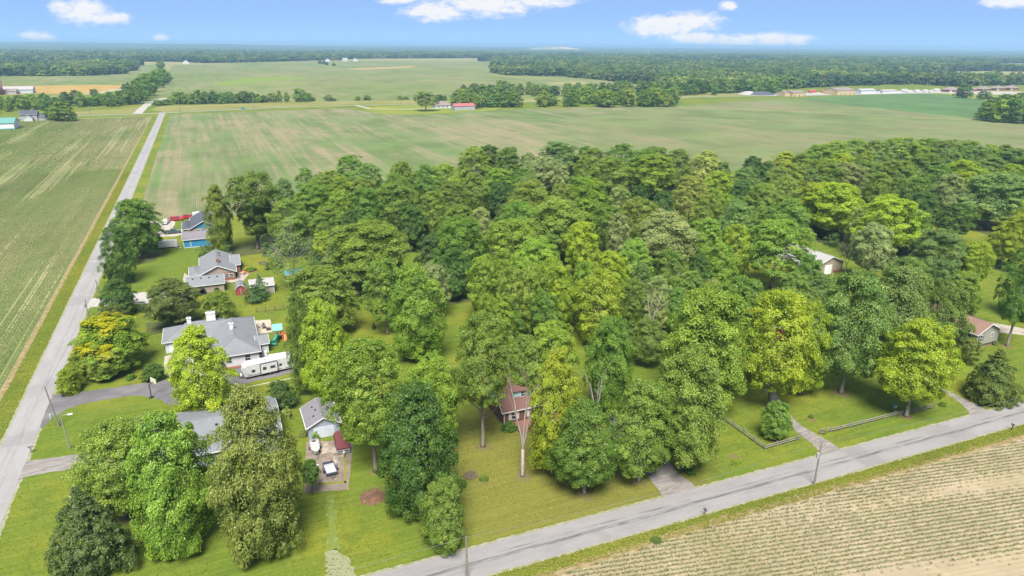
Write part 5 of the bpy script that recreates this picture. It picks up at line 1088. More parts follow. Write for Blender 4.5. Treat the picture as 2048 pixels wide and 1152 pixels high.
for i, (xl, xr, yb, l) in enumerate([(1898, 1928, 184.5, 'half hidden behind the dark tree'), (1938, 1960, 183.5, 'next to the dark tree'), (1964, 1990, 182.5, 'second along the street from the dark tree'), (1993, 2018, 181, 'third along the street from the dark tree'), (2020, 2046, 180.5, 'last along the street past the dark tree')]):
    a = P(xl, yb); b = P(xr, yb); o = thing('house', 'brick house with taupe hip roof, ' + l, 'house', ((a[0]+b[0])/2, a[1]+6, 0), 0, 'brown-roofed houses on the street'); hip(o, a[0], b[0], a[1], a[1]+14, 3.2, 7.4, BRICK, R_TAN, .6, trim=None); slab(o, 'garage_door', WHITE, a[0]+1.5, a[0]+5.5, a[1]-.1, a[1]-.01, 0, 2.4)
# houses of the far village, part hidden in trees
for i, (x, yb, wm, rm) in enumerate([(1287, 166, S_WHITE, R_PALE), (1318, 170, S_PALEB, R_LAV), (1365, 166, S_WHITE, R_PALE), (1518, 167, S_WHITE, R_PINK), (1530, 168, S_WHITE, R_PALE), (1564, 173, S_WHITE, R_GREY), (1390, 152, S_TAN, R_TAN), (1420, 152, S_TAN, R_TAN), (1710, 130, S_WHITE, R_PALE), (1265, 158, S_TAN, R_BROWN), (655, 123.5, S_WHITE, R_GREY), (690, 122.5, S_WHITE, R_PALE), (710, 122.5, S_WHITE, R_GREY), (412, 125.5, S_WHITE, R_PALE), (372, 128, S_WHITE, R_GREY), (990, 122.5, S_WHITE, R_PALE), (325, 102, S_WHITE, R_PALE), (404, 98, S_WHITE, R_PALE), (30, 97, S_WHITE, R_PALE)]):
    p = P(x, yb); o = thing('far_house', 'small pale house showing among the far woods', 'house', (p[0], p[1], 0), 0, 'pale houses among the far woods'); s = 1.0 if yb > 140 else 1.5
    gable(o, p[0]-6*s, p[0]+6*s, p[1]-5*s, p[1]+5*s, 4.2*s, 8.2*s, 'x' if i % 2 else 'y', wm, rm, .5, trim=None)
p = P(1296, 117); o = thing('radio_mast', 'thin white mast rising above the far woods', 'mast', (p[0], p[1], 0), 0, local=True); MB().tube([(0, 0, 0), (0, 0, 42)], [1.1, .6], 6).build('pole', WHITE, o); MB().box(-1.6, 1.6, -1.6, 1.6, 36, 38.5).build('antenna', WHITE, o)
# ================================================================== vehicles and yard things
RED = paint('red_car_paint', (0.36, 0.015, 0.02), .3, .5, 0, .1); WCAR = paint('white_car_paint', (0.48, 0.48, 0.485), .3, .5, 0, .08); DGREEN = paint('dark_green_paint', (0.05, 0.075, 0.065), .3, .5, 0, .1); BLUEC = paint('blue_car_paint', (0.03, 0.22, 0.42), .3, .5, 0, .1)
MAROON = paint('maroon_canvas', (0.17, 0.055, 0.06), .9, .1, 0, .25, 3); NAVY = paint('dark_steel', (0.06, 0.07, 0.10), .6, .4); ALU = paint('aluminium', (0.38, 0.38, 0.375), .4, .5, .3); LAMP = paint('lamp_lens', (.55, .3, .2), .3); HLAMP = paint('headlamp_lens', (.6, .6, .6), .2)
def wheels(o, xs, y, r=.36, w_=.24, rim=STEEL):
    for x in xs:
        for s in (-1, 1):
            t_ = MB().lathe([(r*.55, -w_/2), (r*.95, -w_/2), (r, -w_*.3), (r, w_*.3), (r*.95, w_/2), (r*.55, w_/2)], (x, s*y, r), 14, 'y').build('wheel', BLACK, o, smooth=False)
            MB().lathe([(r*.56, s*w_*.5), (r*.5, s*(w_*.5+.02)), (r*.1, s*(w_*.5+.03))], (x, s*y, r), 10, 'y').build('rim', rim, t_)
def glass(o, *a, name='window'):
    return MB().prism(*a).build(name, GLASS, o)
def pickup(label, loc, rz, mat, L=5.7):
    o = thing('pickup_truck', label, 'pickup truck', (loc[0], loc[1], .02), rz, local=True); h = L/2
    MB().prism([(-h, .45), (-h, .98), (h-1.7, 1.0), (h-.25, .95), (h, .8), (h, .42), (h-.2, .34), (-h+.1, .34)], -.95, .95, 'y').build('body', mat, o)
    MB().frustum((-.75, 1.55, -.88, .88), 1.0, (-.5, .75, -.72, .72), 1.72).build('cab', mat, o)
    for s in (-1, 1): MB().frustum((-.55, 1.2, min(s*.85, s*.87), max(s*.85, s*.87)), 1.12, (-.42, .72, min(s*.735, s*.757), max(s*.735, s*.757)), 1.60).build('side_window', GLASS, o)
    MB().add([(1.50, -.78, 1.06), (1.50, .78, 1.06), (.84, .66, 1.66), (.84, -.66, 1.66), (1.53, -.78, 1.08), (1.53, .78, 1.08), (.87, .66, 1.68), (.87, -.66, 1.68)], [(0,1,2,3),(4,5,6,7),(0,1,5,4),(1,2,6,5),(2,3,7,6),(3,0,4,7)]).build('windshield', GLASS, o)
    MB().box(-h+.1, -.85, -.82, .82, .985, 1.012).build('bed_floor', BLACK, o)
    for s in (-1, 1): MB().box(-h+.02, -.8, s*.9-.06, s*.9+.06, .99, 1.2).build('bed_side', mat, o)
    MB().box(-h, -h+.08, -.84, .84, .95, 1.2).build('tailgate', mat, o); MB().box(h-.02, h+.1, -.9, .9, .42, .62).build('bumper', STEEL, o)
    for s in (-1, 1): MB().box(h-.1, h+.02, s*.75-.14, s*.75+.14, .66, .82).build('headlight', HLAMP, o)
    wheels(o, (h-1.0, -h+1.2), .86, .38); return o
def suv(label, loc, rz, mat):
    o = thing('car', label, 'car', (loc[0], loc[1], .02), rz, local=True)
    MB().prism([(-2.35, .4), (-2.35, 1.0), (1.0, 1.02), (2.2, .92), (2.35, .7), (2.35, .4), (2.1, .33), (-2.2, .33)], -.93, .93, 'y').build('body', mat, o)
    MB().frustum((-2.3, 1.35, -.88, .88), 1.0, (-2.05, .6, -.70, .70), 1.72).build('cabin', mat, o)
    for s in (-1, 1): MB().frustum((-2.05, 1.05, min(s*.85, s*.87), max(s*.85, s*.87)), 1.1, (-1.9, .55, min(s*.725, s*.75), max(s*.725, s*.75)), 1.58).build('side_window', GLASS, o)
    MB().add([(1.30, -.75, 1.06), (1.30, .75, 1.06), (.67, .64, 1.66), (.67, -.64, 1.66), (1.34, -.75, 1.08), (1.34, .75, 1.08), (.71, .64, 1.68), (.71, -.64, 1.68)], [(0,1,2,3),(4,5,6,7),(0,1,5,4),(1,2,6,5),(2,3,7,6),(3,0,4,7)]).build('windshield', GLASS, o)
    for s in (-1, 1): MB().box(2.26, 2.38, s*.7-.14, s*.7+.14, .66, .82).build('headlight', HLAMP, o)
    for s in (-1, 1): MB().box(-2.38, -2.33, s*.78-.1, s*.78+.1, .75, .95).build('tail_light', LAMP, o)
    wheels(o, (1.5, -1.4), .84, .35); return o
p = P(353, 441); suv('red wagon parked on the grass before the blue house', p, R(-8), RED)
p = P(374, 437); pickup('red pickup truck parked beyond the red wagon', p, R(180), RED)
p = P(332, 447); pickup('white pickup truck on the curving concrete drive', p, R(80), WCAR, 5.4)
p = P(345, 467); pickup('dark green pickup truck in front of the blue house', p, R(2), DGREEN)
p = P(487, 218.5); suv('blue car driving on the far road', p, R(8), BLUEC)
# white camper behind the blue house
def camper(name, label, loc, rz, L, Hh=2.9, big=False):
    o = thing(name, label, 'trailer', (loc[0], loc[1], .02), rz, local=True); h = L/2
    prof = [(-h, .55), (-h, Hh-.25), (-h+.2, Hh), (h-.9, Hh), (h-.25, Hh-.45), (h, 1.6), (h-.25, .75), (h-.6, .55)]
    MB().prism(prof, -1.22, 1.22, 'y').build('body', WCAR, o)
    MB().box(-h+.3, h-1.0, -1.1, 1.1, Hh+.002, Hh+.05).build('roof_membrane', paint('roof_membrane', (.52, .51, .50)), o)
    if big:
        MB().box(-h+2.5, -h+3.2, -.35, .35, Hh+.053, Hh+.3).build('air_conditioner', WHITE, o); MB().box(.6, 1.0, -.2, .2, Hh+.053, Hh+.2).build('roof_vent', STEEL, o)
        MB().box(-1.3, 2.0, 1.225, 1.60, .75, Hh-.2).build('slide_out', WCAR, o); MB().box(-1.4, 2.1, 1.224, 1.62, Hh-.19, Hh-.1).build('slide_trim', NAVY, o)
        for (x0, x1, z0, z1, y) in ((-.9, .1, 1.6, 2.15, 1.605), (.9, 1.6, 1.55, 2.2, 1.605), (3.1, 3.8, 1.35, 1.95, 1.225), (-2.4, -1.8, 1.5, 2.0, 1.225), (-4.2, -3.5, 1.5, 2.1, 1.225)): MB().box(x0, x1, y, y+.03, z0, z1).build('window', GLASS, o)
        for x in (-1.38, 2.08): MB().box(x-.06, x+.06, 1.222, 1.63, .7, Hh-.15).build('slide_seal', NAVY, o)
        MB().box(-h+.4, h-.7, 1.224, 1.235, .72, .86).build('stripe', NAVY, o)
        MB().prism([(h-1.6, .9), (h-.5, 1.3), (h-.45, 1.36), (h-1.6, .98)], 1.226, 1.236, 'y').build('swoosh', NAVY, o)
        MB().box(-3.0, -2.3, 1.223, 1.24, .7, 2.5).build('door', paint('camper_door', (.5, .5, .5)), o)
        tg_ = MB(); tg_.tube([(h-.6, -.6, .5), (h+1.0, 0, .5)], .06, 5); tg_.tube([(h-.6, .6, .5), (h+1.0, 0, .5)], .06, 5); tg_.build('hitch', NAVY, o)
        MB().lathe([(.17, .56), (.19, .7), (.19, .98), (.1, 1.08)], (h+.25, -.2, 0), 10).build('gas_bottle', WHITE, o, smooth=True); MB().lathe([(.17, .56), (.19, .7), (.19, .98), (.1, 1.08)], (h+.25, .22, 0), 10).build('gas_bottle', WHITE, o, smooth=True)
    else: MB().box(-1.5, -.3, -1.25, -1.222, 1.5, 2.1).build('window', GLASS, o); MB().box(h-3.0, h-2.2, -1.25, -1.222, .7, 2.4).build('door', NAVY, o)
    wheels(o, (-.7, .15) if big else (-.4,), 1.12, .34, .22); return o
camper('camper', 'white camper half hidden by the blue house roof', (-5.0, 291.0), R(0), 8.2)
camper('travel_trailer', 'long white travel trailer with dark windows and slide-out', (5.9, 140.4), R(188), 11.0, 3.1, True)
# enclosed trailer
o = thing('cargo_trailer', 'white enclosed cargo trailer next to the blue garage', 'trailer', (-17.4, 251.8, .02), R(180), local=True)
MB().prism([(-3.6, .5), (-3.6, 2.55), (3.3, 2.55), (3.6, 2.2), (3.6, .5)], -1.1, 1.1, 'y').build('body', WCAR, o); MB().box(-3.5, 3.2, -1.0, 1.0, 2.552, 2.6).build('roof', ALU, o); MB().box(-3.63, -3.602, -1.0, 1.0, .6, 2.4).build('ramp_door', ALU, o); wheels(o, (-.9, -.05), 1.05, .33, .2); MB().tube([(3.5, 0, .5), (4.7, 0, .5)], .06, 5).build('hitch', NAVY, o)
# heap of stored things by the blue garage
g5 = random.Random(5)
for i, (dx, dy, nm, lb) in enumerate([(-14.2, 249.6, 'crate', 'brown wooden crate between cargo trailer and blue garage'), (-13.2, 250.6, 'drum', 'grey drum leaning by the blue garage corner'), (-13.9, 251.6, 'mower', 'small dark mower stored behind the cargo trailer'), (-12.9, 248.9, 'tub', 'yellow tub on the ground by the blue garage')]):
    o = thing(nm, lb, nm, (dx, dy, .02), g5.uniform(0, 3), local=True)
    if nm == 'crate':
        for z in (.05, .3, .55): MB().box(-.5, .5, -.4, .4, z, z+.2).build('slat', WOODG, o)
    elif nm == 'drum': MB().lathe([(.28, 0), (.3, .03), (.28, .3), (.3, .33), (.28, .6), (.3, .85), (.28, .88)], n=12).build('body', STEEL, o)
    elif nm == 'mower': MB().frustum((-.6, .6, -.4, .4), .15, (-.5, .3, -.3, .3), .55).build('body', NAVY, o); MB().tube([(-.5, 0, .5), (-1.1, 0, 1.0)], .04, 5).build('handle', BLACK, o); wheels(o, (.4, -.4), .42, .18, .12)
    else: MB().lathe([(.3, 0), (.4, .4), (.42, .42), (.36, .4), (.28, .05)], n=12).build('body', paint('yellow_plastic', (.5, .4, .03)), o)
# tyres against the tan garage
for i, (x, y, rr, lb) in enumerate([(-6.6, 197.55, .95, 'large tractor tyre leaning on the tan garage wall'), (-8.1, 197.6, .8, 'smaller tractor tyre leaning beside the large one'), (-2.9, 197.6, .75, 'dark tyre leaning near the garage corner')]):
    o = thing('tyre', lb, 'tyre', (x, y, 0), 0, local=True); ring = []
    MB().lathe([(rr*.55, -.2), (rr*.95, -.2), (rr, -.12), (rr, .12), (rr*.95, .2), (rr*.55, .2), (rr*.55, -.2)], (0, 0, rr), 18, 'y').build('tread', BLACK, o); MB().lathe([(rr*.5, -.05), (rr*.53, 0), (rr*.5, .05)], (0, 0, rr), 14, 'y').build('hub', paint('hub_dark', (.05, .05, .05)), o)
# aluminium boat, covered boat, flatbed trailer on the pad
o = thing('boat', 'open aluminium rowing boat on trailer at the pad edge', 'boat', (10.2, 106.2, 0), R(-92), local=True)
def hull(name, mat, L, W, z0, z1, par, inset=0.0, zi=None):
    st = []; n = 9
    for i in range(n):
        q = i/(n-1); x = -L/2 + L*q; w_ = (W/2-inset)*(1 if q < .45 else math.sqrt(max(0, 1-((q-.45)/.55)**2.2))) + .01
        st.append((x, w_))
    outl = [(x, -w_) for x, w_ in st] + [(x, w_) for x, w_ in st[::-1]]; m = MB(); k = len(outl)
    top = [(x, y, z1 + .12*max(0, x/L)) for x, y in outl]; bot = [(x*.94-.05, y*.72, z0) for x, y in outl]
    m.add(top + bot, [tuple(range(k, 2*k))] + [(i, (i+1) % k, (i+1) % k + k, i+k) for i in range(k)] + ([tuple(range(k))] if zi is None else [])); return m.build(name, mat, par)
hull('hull', ALU, 4.3, 1.65, .45, 1.05, o, 0, 1); hull('inner', paint('boat_inside', (.46, .45, .42)), 4.1, 1.5, .5, .62, o, .06)
for x in (-1.2, -.2, .8): MB().box(x-.16, x+.16, -.68 if x < .5 else -.55, .68 if x < .5 else .55, .72, .86).build('seat', WHITE, o)
MB().box(-1.75, -1.45, -.3, .3, .63, 1.0).build('swivel_seat', paint('seat_brown', (.10, .05, .045)), o); mo = MB().box(-2.45, -2.15, -.18, .18, .8, 1.35).build('outboard_motor', NAVY, o); MB().box(-2.4, -2.25, -.06, .06, .2, .8).build('motor_leg', NAVY, mo)
fr = MB(); fr.tube([(-1.6, -.5, .38), (1.4, -.4, .38), (3.0, 0, .42)], .05, 5); fr.tube([(-1.6, .5, .38), (1.4, .4, .38), (3.0, 0, .42)], .05, 5); fr.build('trailer_frame', STEEL, o); wheels(o, (-.5,), .95, .26, .16)
o = thing('covered_boat', 'boat under maroon canvas cover on trailer by pale blue garage', 'boat', (14.6, 105.6, 0), R(-93), local=True)
MB().frustum((-2.4, 2.2, -1.1, 1.1), .55, (-2.3, 1.9, -1.0, 1.0), 1.15).build('hull', paint('hull_grey', (.3, .3, .32)), o)
cv_ = MB(); pr_ = [(-2.45, 1.0), (-2.3, 1.9), (-1.0, 2.1), (.6, 1.95), (1.4, 1.55), (2.25, 1.05)]
vs_ = []; 
for (x, z) in pr_: vs_ += [(x, -1.14, 1.0 - .15), (x, -1.0 if z > 1.2 else -1.1, (z+1.0)/2+.15), (x, -.45, z), (x, .45, z), (x, 1.0 if z > 1.2 else 1.1, (z+1.0)/2+.15), (x, 1.14, .85)]
cv_.add(vs_, [(i*6+k, i*6+k+1, (i+1)*6+k+1, (i+1)*6+k) for i in range(5) for k in range(5)] + [(0, 1, 2, 3, 4, 5), (35, 34, 33, 32, 31, 30)]); cv_.build('canvas_cover', MAROON, o)
fr = MB(); fr.box(-2.4, 2.6, -1.08, -.98, .42, .54); fr.box(-2.4, 2.6, .98, 1.08, .42, .54); fr.box(2.5, 2.6, -1.08, 1.08, .42, .54); fr.build('trailer_frame', ALU, o); MB().tube([(2.6, 0, .48), (3.9, 0, .45)], .06, 5).build('hitch', NAVY, o); MB().lathe([(.16, .5), (.2, .6), (.12, .95)], (3.0, 0, 0), 8).build('jack', WHITE, o); wheels(o, (-.4,), 1.02, .28, .18)
o = thing('flatbed_trailer', 'low flatbed trailer with pale load in the middle of the pad', 'trailer', (11.5, 98.9, 0), R(-88), local=True)
for k in range(8): MB().box(-1.5 + k*.36, -1.5 + k*.36 + .34, -.82, .82, .52, .57).build('deck_board', paint('pale_board', (.42, .42, .43), .8, .2, 0, .4, 4), o)
for s in (-1, 1): MB().box(-1.55, 1.45, s*.88-.04, s*.88+.04, .42, .78).build('side_rail', NAVY, o)
MB().box(1.42, 1.5, -.9, .9, .42, .74).build('front_rail', NAVY, o); MB().box(-1.75, -1.57, -.85, .85, .45, .95).build('ramp', NAVY, o); fr = MB(); fr.tube([(1.4, -.5, .45), (2.6, 0, .45)], .05, 5); fr.tube([(1.4, .5, .45), (2.6, 0, .45)], .05, 5); fr.build('hitch', NAVY, o); wheels(o, (-.1,), 1.06, .3, .2)
for s in (-1, 1): MB().box(-.55, .35, s*1.07-.13, s*1.07+.13, .62, .68).build('fender', NAVY, o)
MB().add([(-.9, -.5, .6), (.9, -.7, .6), (1.0, .6, .6), (-.8, .7, .6), (-.3, -.1, .82), (.4, .2, .75)], [(0, 1, 4), (1, 5, 4), (1, 2, 5), (2, 3, 5), (3, 4, 5), (3, 0, 4), (0, 3, 2, 1)]).build('tarp_load', paint('pale_tarp', (.52, .55, .58)), o)
o = thing('paper_sign', 'white board lying flat on the concrete pad', 'board', (9.7, 101.6, .02), .2, local=True); MB().box(-.32, .32, -.2, .2, 0, .03).build('panel', WHITE, o)
# brush pile
o = thing('brush_pile', 'heap of cut brown branches beside the dark oak', 'brush pile', (16.3, 89.6, 0), 0, local=True); g6 = random.Random(6); tw = paint('brown_twigs', (0.20, 0.125, 0.085), .95, .1, 0, .4, 3)
m = MB()
for k in range(420):
    a = g6.uniform(0, 6.28); r_ = abs(g6.gauss(0, 1.15)); z = max(.03, .85*math.exp(-(r_/1.5)**2)*g6.random()); b2 = g6.uniform(0, 6.28); l = g6.uniform(.5, 1.5)
    c = Vector((r_*math.cos(a), r_*math.sin(a), z)); d = Vector((math.cos(b2)*l/2, math.sin(b2)*l/2, g6.uniform(-.06, .14))); m.tube([c-d, c+d], [.03, .012], 3, cap=False)
    for v in range(len(m.v)-6, len(m.v)): m.v[v] = (m.v[v][0], m.v[v][1], max(.01, m.v[v][2]))
q_ = m.build('twigs', tw, o); q_['kind'] = 'stuff'; MB().lathe([(2.0, .0), (1.6, .12), (.9, .45), (.2, .62)], n=18).build('litter', paint('brown_litter', (.15, .085, .05), .95, .1, 0, .4, 2), o)
# playset
o = thing('playset', 'cedar playset with teal canopy and green tube slide', 'playset', (10.5, 157.4, 0), R(-8), local=True)
for (x, y) in ((-1.9, -.9), (-1.9, .9), (-.1, -.9), (-.1, .9)): MB().box(x-.06, x+.06, y-.06, y+.06, 0, 3.2).build('post', CEDAR, o)
for (x, y) in ((1.2, -.9), (2.9, -.9), (2.9, .7), (1.2, .7)): MB().box(x-.06, x+.06, y-.06, y+.06, 0, 2.3).build('post', CEDAR, o)
MB().box(-2.0, 3.1, -1.0, 1.0, 1.45, 1.55).build('platform', CEDAR, o)
for k in range(7): MB().box(-1.9+k*.8, -1.9+k*.8+.55, -1.02, -.96, 1.56, 2.2).build('railing_board', CEDAR, o)
for z in (1.75, 2.15): MB().box(-.1, 3.05, -1.05, -1.025, z, z+.14).build('rail', CEDAR, o); MB().box(2.98, 3.04, -.9, .9, z, z+.14).build('rail', CEDAR, o)
cn = paint('teal_canvas', (0.16, 0.50, 0.46), .8); MB().prism([(-1.15, 2.75), (0, 3.9), (1.15, 2.75), (1.15, 2.80), (0, 3.97), (-1.15, 2.80)], -2.1, .1, 'x').build('canopy', cn, o)
sl = paint('green_plastic', (0.02, 0.19, 0.125), .4, .4); MB().tube([(-1.3, -1.0, 1.9), (-1.3, -1.9, 1.75), (-1.6, -2.7, 1.3), (-2.3, -3.1, .8), (-2.7, -2.6, .45), (-2.3, -3.4, .35), (-1.2, -3.5, .28)], [.42, .42, .42, .42, .42, .40, .36], 10).build('tube_slide', sl, o, smooth=True)
MB().add([(.2, -1.0, 1.5), (1.0, -1.0, 1.5), (1.0, -2.6, .1), (.2, -2.6, .1), (.2, -1.0, 1.42), (1.0, -1.0, 1.42), (1.0, -2.6, .02), (.2, -2.6, .02)], [(0,1,2,3),(4,7,6,5),(0,4,5,1),(1,5,6,2),(2,6,7,3),(3,7,4,0)]).build('climbing_ramp', CEDAR, o)
# tree house on stilts
o = thing('tree_house', 'cedar play tower with green roof behind the bare grey tree', 'playhouse', (18.6, 195.6, 0), R(0), local=True)
for (x, y) in ((-1.4, -1.2), (1.4, -1.2), (-1.4, 1.2), (1.4, 1.2)): MB().box(x-.08, x+.08, y-.08, y+.08, 0, 4.2).build('post', CEDAR, o)
MB().box(-1.5, 1.5, -1.3, 1.3, 1.9, 2.05).build('platform', CEDAR, o)
for k in range(9): MB().box(-1.45+k*.33, -1.45+k*.33+.2, -1.32, -1.27, 2.06, 2.9).build('railing_board', CEDAR, o)
MB().box(-1.5, 1.5, -1.36, -1.325, 2.85, 2.95).build('rail', CEDAR, o); MB().prism([(-1.7, 3.9), (0, 4.9), (1.7, 3.9), (1.7, 3.98), (0, 5.0), (-1.7, 3.98)], -3.6, 1.7, 'x').build('roof', R_TEAL, o); MB().box(-3.6, 1.7, -1.76, -1.70, 3.84, 3.98).build('fascia', WHITE, o)
for (x, y) in ((-3.4, -1.2), (-3.4, 1.2)): MB().box(x-.08, x+.08, y-.08, y+.08, 0, 4.0).build('post', CEDAR, o)
# fire ring, patio things, bins
def ringstones(label, p, r_, n, mat, name='fire_ring'):
    o = thing(name, label, 'fire pit', (p[0], p[1], 0), 0, local=True); g7 = random.Random(n)
    MB().lathe([(r_*.8, .015), (r_*.7, .04), (.05, .03)], n=14).build('ash', paint('ash', (.09, .075, .05)), o)
    base = MB().box(-.2, .2, -.14, .14, 0, .2).mesh('stone', paint('field_stone', (.15, .105, .085), .95, .1, 0, .4, 5))
    for k in range(n):
        a = 2*math.pi*k/n; s = bpy.data.objects.new('stone', base); COL.objects.link(s); s.parent = o; s.location = (r_*math.cos(a), r_*math.sin(a), 0); s.rotation_euler = (0, 0, a+math.pi/2); s.scale = (g7.uniform(.8, 1.2),)*3
    return o
ringstones('stone fire ring on the lawn behind the tan house', P(528, 526), 1.6, 18, None); ringstones('ring of stones and ashes on the dry lawn', P(941, 951), 1.0, 12, None); ringstones('round stump bed beside the brick house drive', P(1253, 820), .8, 10, None, 'stone_ring')
def patio_set(label, p, col, rz=0):
    o = thing('patio_table', label, 'table', (p[0], p[1], .02), rz, local=True); MB().lathe([(.6, .70), (.62, .72), (.6, .75)], n=14).build('table_top', col, o); MB().tube([(0, 0, 0), (0, 0, .7)], .05, 6).build('pedestal', STEEL, o)
    return o
def chair(label, p, rz, col, group=None):
    o = thing('patio_chair', label, 'chair', (p[0], p[1], .02), rz, group, local=True); MB().box(-.26, .26, -.26, .26, .40, .46).build('seat', col, o); MB().box(-.26, .26, .24, .30, .46, 1.0).build('backrest', col, o)
    for x in (-.23, .23):
        for y in (-.23, .23): MB().box(x-.025, x+.025, y-.025, y+.025, 0, .40).build('leg', col, o)
DKG = paint('dark_wicker', (.10, .095, .10)); p = P(527, 657); patio_set('round grey table on the pale stone patio', p, DKG)
chair('grey chair tucked at the round patio table', (p[0]+.2, p[1]+1.0), .1, DKG); chair('lone grey chair beside the ranch house wall', P(518, 656), 1.6, STEEL); p = P(537, 660)
o = thing('fire_bowl', 'dark square fire bowl on the pale stone patio', 'fire bowl', (p[0], p[1], .02), 0, local=True); MB().frustum((-.45, .45, -.45, .45), .1, (-.55, .55, -.55, .55), .45).build('bowl', DKG, o); MB().box(-.4, .4, -.4, .4, .452, .5).build('lid', BLACK, o)
p = P(488, 548); patio_set('cedar coloured patio table by the flower bed', p, CEDAR)
for a in (0, 1.57, 3.14, 4.71): chair('cedar chair at the patio table by the flower bed', (p[0]+1.0*math.sin(a), p[1]+1.0*math.cos(a)), -a, CEDAR, 'cedar patio chairs')
p = P(470, 552); o = thing('grill', 'covered black barbecue grill against the brick wall', 'grill', (p[0], p[1], .02), 0, local=True); MB().frustum((-.7, .7, -.35, .35), .05, (-.6, .6, -.3, .3), 1.25).build('cover', BLACK, o); MB().lathe([(.3, -.6), (.33, 0), (.3, .6)], (0, 0, 1.2), 10, 'x').build('hood', BLACK, o)
p = P(455, 557); o = thing('air_conditioner', 'grey cooling unit beside tan house windows', 'cooling unit', (p[0], p[1], .02), 0, local=True); MB().box(-.4, .4, -.4, .4, 0, .8).build('case', STEEL, o); MB().lathe([(.3, .802), (.3, .84), (.05, .85)], n=12).build('fan_grille', BLACK, o)
# flower bed with yellow flowers and kerb
p = P(500, 541); o = thing('flower_bed', 'yellow flowers in round kerbed bed at the tan house patio', 'flower bed', (p[0], p[1], 0), 0, local=True); MB().lathe([(2.1, .0), (2.1, .12), (1.9, .12), (1.9, .05), (.1, .06)], n=20).build('kerb', BRICK, o)
me = crown('flowers', 'dome', 501, 26, 4, 16, 1.0); f = bpy.data.objects.new('flowers', me); COL.objects.link(f); f.parent = o; f.scale = (.20, .20, .055); f.location = (-.6, .7, .08); f.color = (.5, .38, .02, 1)
f = bpy.data.objects.new('foliage', CR['mid'][1]); COL.objects.link(f); f.parent = o; f.scale = (.27, .27, .07); f.location = (.2, -.3, .05); f.color = (*HUE['green'], 1)
def bin_(label, p, mat, name='wheelie_bin'):
    o = thing(name, label, 'bin', (p[0], p[1], .01), .2, local=True); MB().frustum((-.24, .24, -.28, .28), .08, (-.31, .31, -.36, .36), 1.0).build('body', mat, o); MB().box(-.33, .33, -.38, .40, 1.002, 1.07).build('lid', mat, o); wheels(o, (0,), .24, .1, .06); return o
bin_('black wheelie bin at the ranch garage corner', P(333, 702), BLACK)
# basketball hoop
o = thing('basketball_hoop', 'basketball hoop with black post beside the asphalt drive', 'basketball hoop', (*P(303, 795)[:2], 0), R(35), local=True)
MB().tube([(0, 0, 0), (0, 0, 2.9)], .09, 8).build('post', BLACK, o); MB().tube([(0, 0, 2.7), (.9, 0, 3.1)], .05, 6).build('arm', BLACK, o); MB().box(.9, .95, -.9, .9, 2.75, 3.85).build('backboard', paint('cream_board', (.55, .52, .40)), o); MB().box(.952, .97, -.3, .3, 2.95, 3.4).build('target_frame', BLACK, o)
rm = MB(); rm.tube([(1.2+.23*math.cos(a*.5236), .23*math.sin(a*.5236), 3.02) for a in range(13)], .02, 5, cap=False); rm.build('rim', paint('orange_rim', (.5, .12, .02)), o); MB().lathe([(.5, 0), (.5, .08), (.2, .16)], n=10).build('base', BLACK, o)
# stepping-stone border, swing, kettle things west of the grey-roofed house
o = thing('stone_border', 'double row of pale stepping stones along the grey-roofed house', 'stone border', (-16.0, 116, 0), 0, local=True); g8 = random.Random(8); base = MB().box(-.22, .22, -.16, .16, 0, .09).mesh('stone', paint('pale_stone', (.44, .36, .24), .95, .1, 0, .3, 4))
for k in range(20):
    s = bpy.data.objects.new('stone', base); COL.objects.link(s); s.parent = o; s.location = ((k % 2)*.6-.3, -4.5 + (k//2)*1.0 + g8.uniform(-.1, .1), .01); s.rotation_euler = (0, 0, g8.uniform(-.4, .4)); s.scale = (g8.uniform(.8, 1.3),)*3
o = thing('garden_swing', 'white framed garden swing on the front lawn', 'swing', (*P(281, 852)[:2], 0), R(40), local=True); fr = MB()
for s in (-1, 1): fr.tube([(s*.9, -.6, 0), (s*.9, 0, 1.9)], .04, 5); fr.tube([(s*.9, .6, 0), (s*.9, 0, 1.9)], .04, 5)
fr.tube([(-.9, 0, 1.9), (.9, 0, 1.9)], .04, 5); fr.build('frame', STEEL, o); MB().box(-.7, .7, -.25, .25, .5, .56).build('seat', WOODG, o); MB().box(-.7, .7, .22, .28, .56, 1.05).build('backrest', WOODG, o)
for (x, y, lb, c_) in ((306, 843, 'turquoise bench nearest the drive on the front lawn', (.10, .25, .22)), (319, 850, 'blue-green bench beside the white chimney', (.09, .20, .22)), (294, 858, 'blue-green bench in front of the round kettle grill', (.08, .20, .24))):
    p = P(x, y); o = thing('garden_bench', lb, 'bench', (p[0], p[1], 0), g8.uniform(-.5, .9), local=True); m_ = paint('bench_%d' % x, c_); MB().box(-.7, .7, -.22, .22, .40, .46).build('seat', m_, o); MB().box(-.7, .7, .2, .26, .46, .85).build('backrest', m_, o)
    for s in (-.6, .6): MB().box(s-.05, s+.05, -.2, .2, 0, .40).build('leg', m_, o)
p = P(301, 853); o = thing('kettle_grill', 'round rusty fire bowl between the lawn benches', 'fire bowl', (p[0], p[1], 0), 0, local=True); MB().lathe([(.2, 0), (.55, .25), (.6, .42), (.5, .40), (.1, .3)], n=14).build('bowl', paint('rusty_bowl', (.09, .035, .03)), o); MB().lathe([(.48, .405), (.1, .43)], n=12).build('ash', BLACK, o)
p = P(217, 868); o = thing('lawn_statue', 'small white lawn ornament half hidden behind the olive maple', 'statue', (p[0], p[1], 0), 0, local=True); MB().lathe([(.3, 0), (.22, .2), (.16, .7), (.22, .9), (.1, 1.05), (.16, 1.25), (.05, 1.42)], n=10).build('figure', WHITE, o, smooth=True); MB().box(-.3, .3, -.3, .3, -.01, .06).build('plinth', STEEL, o)
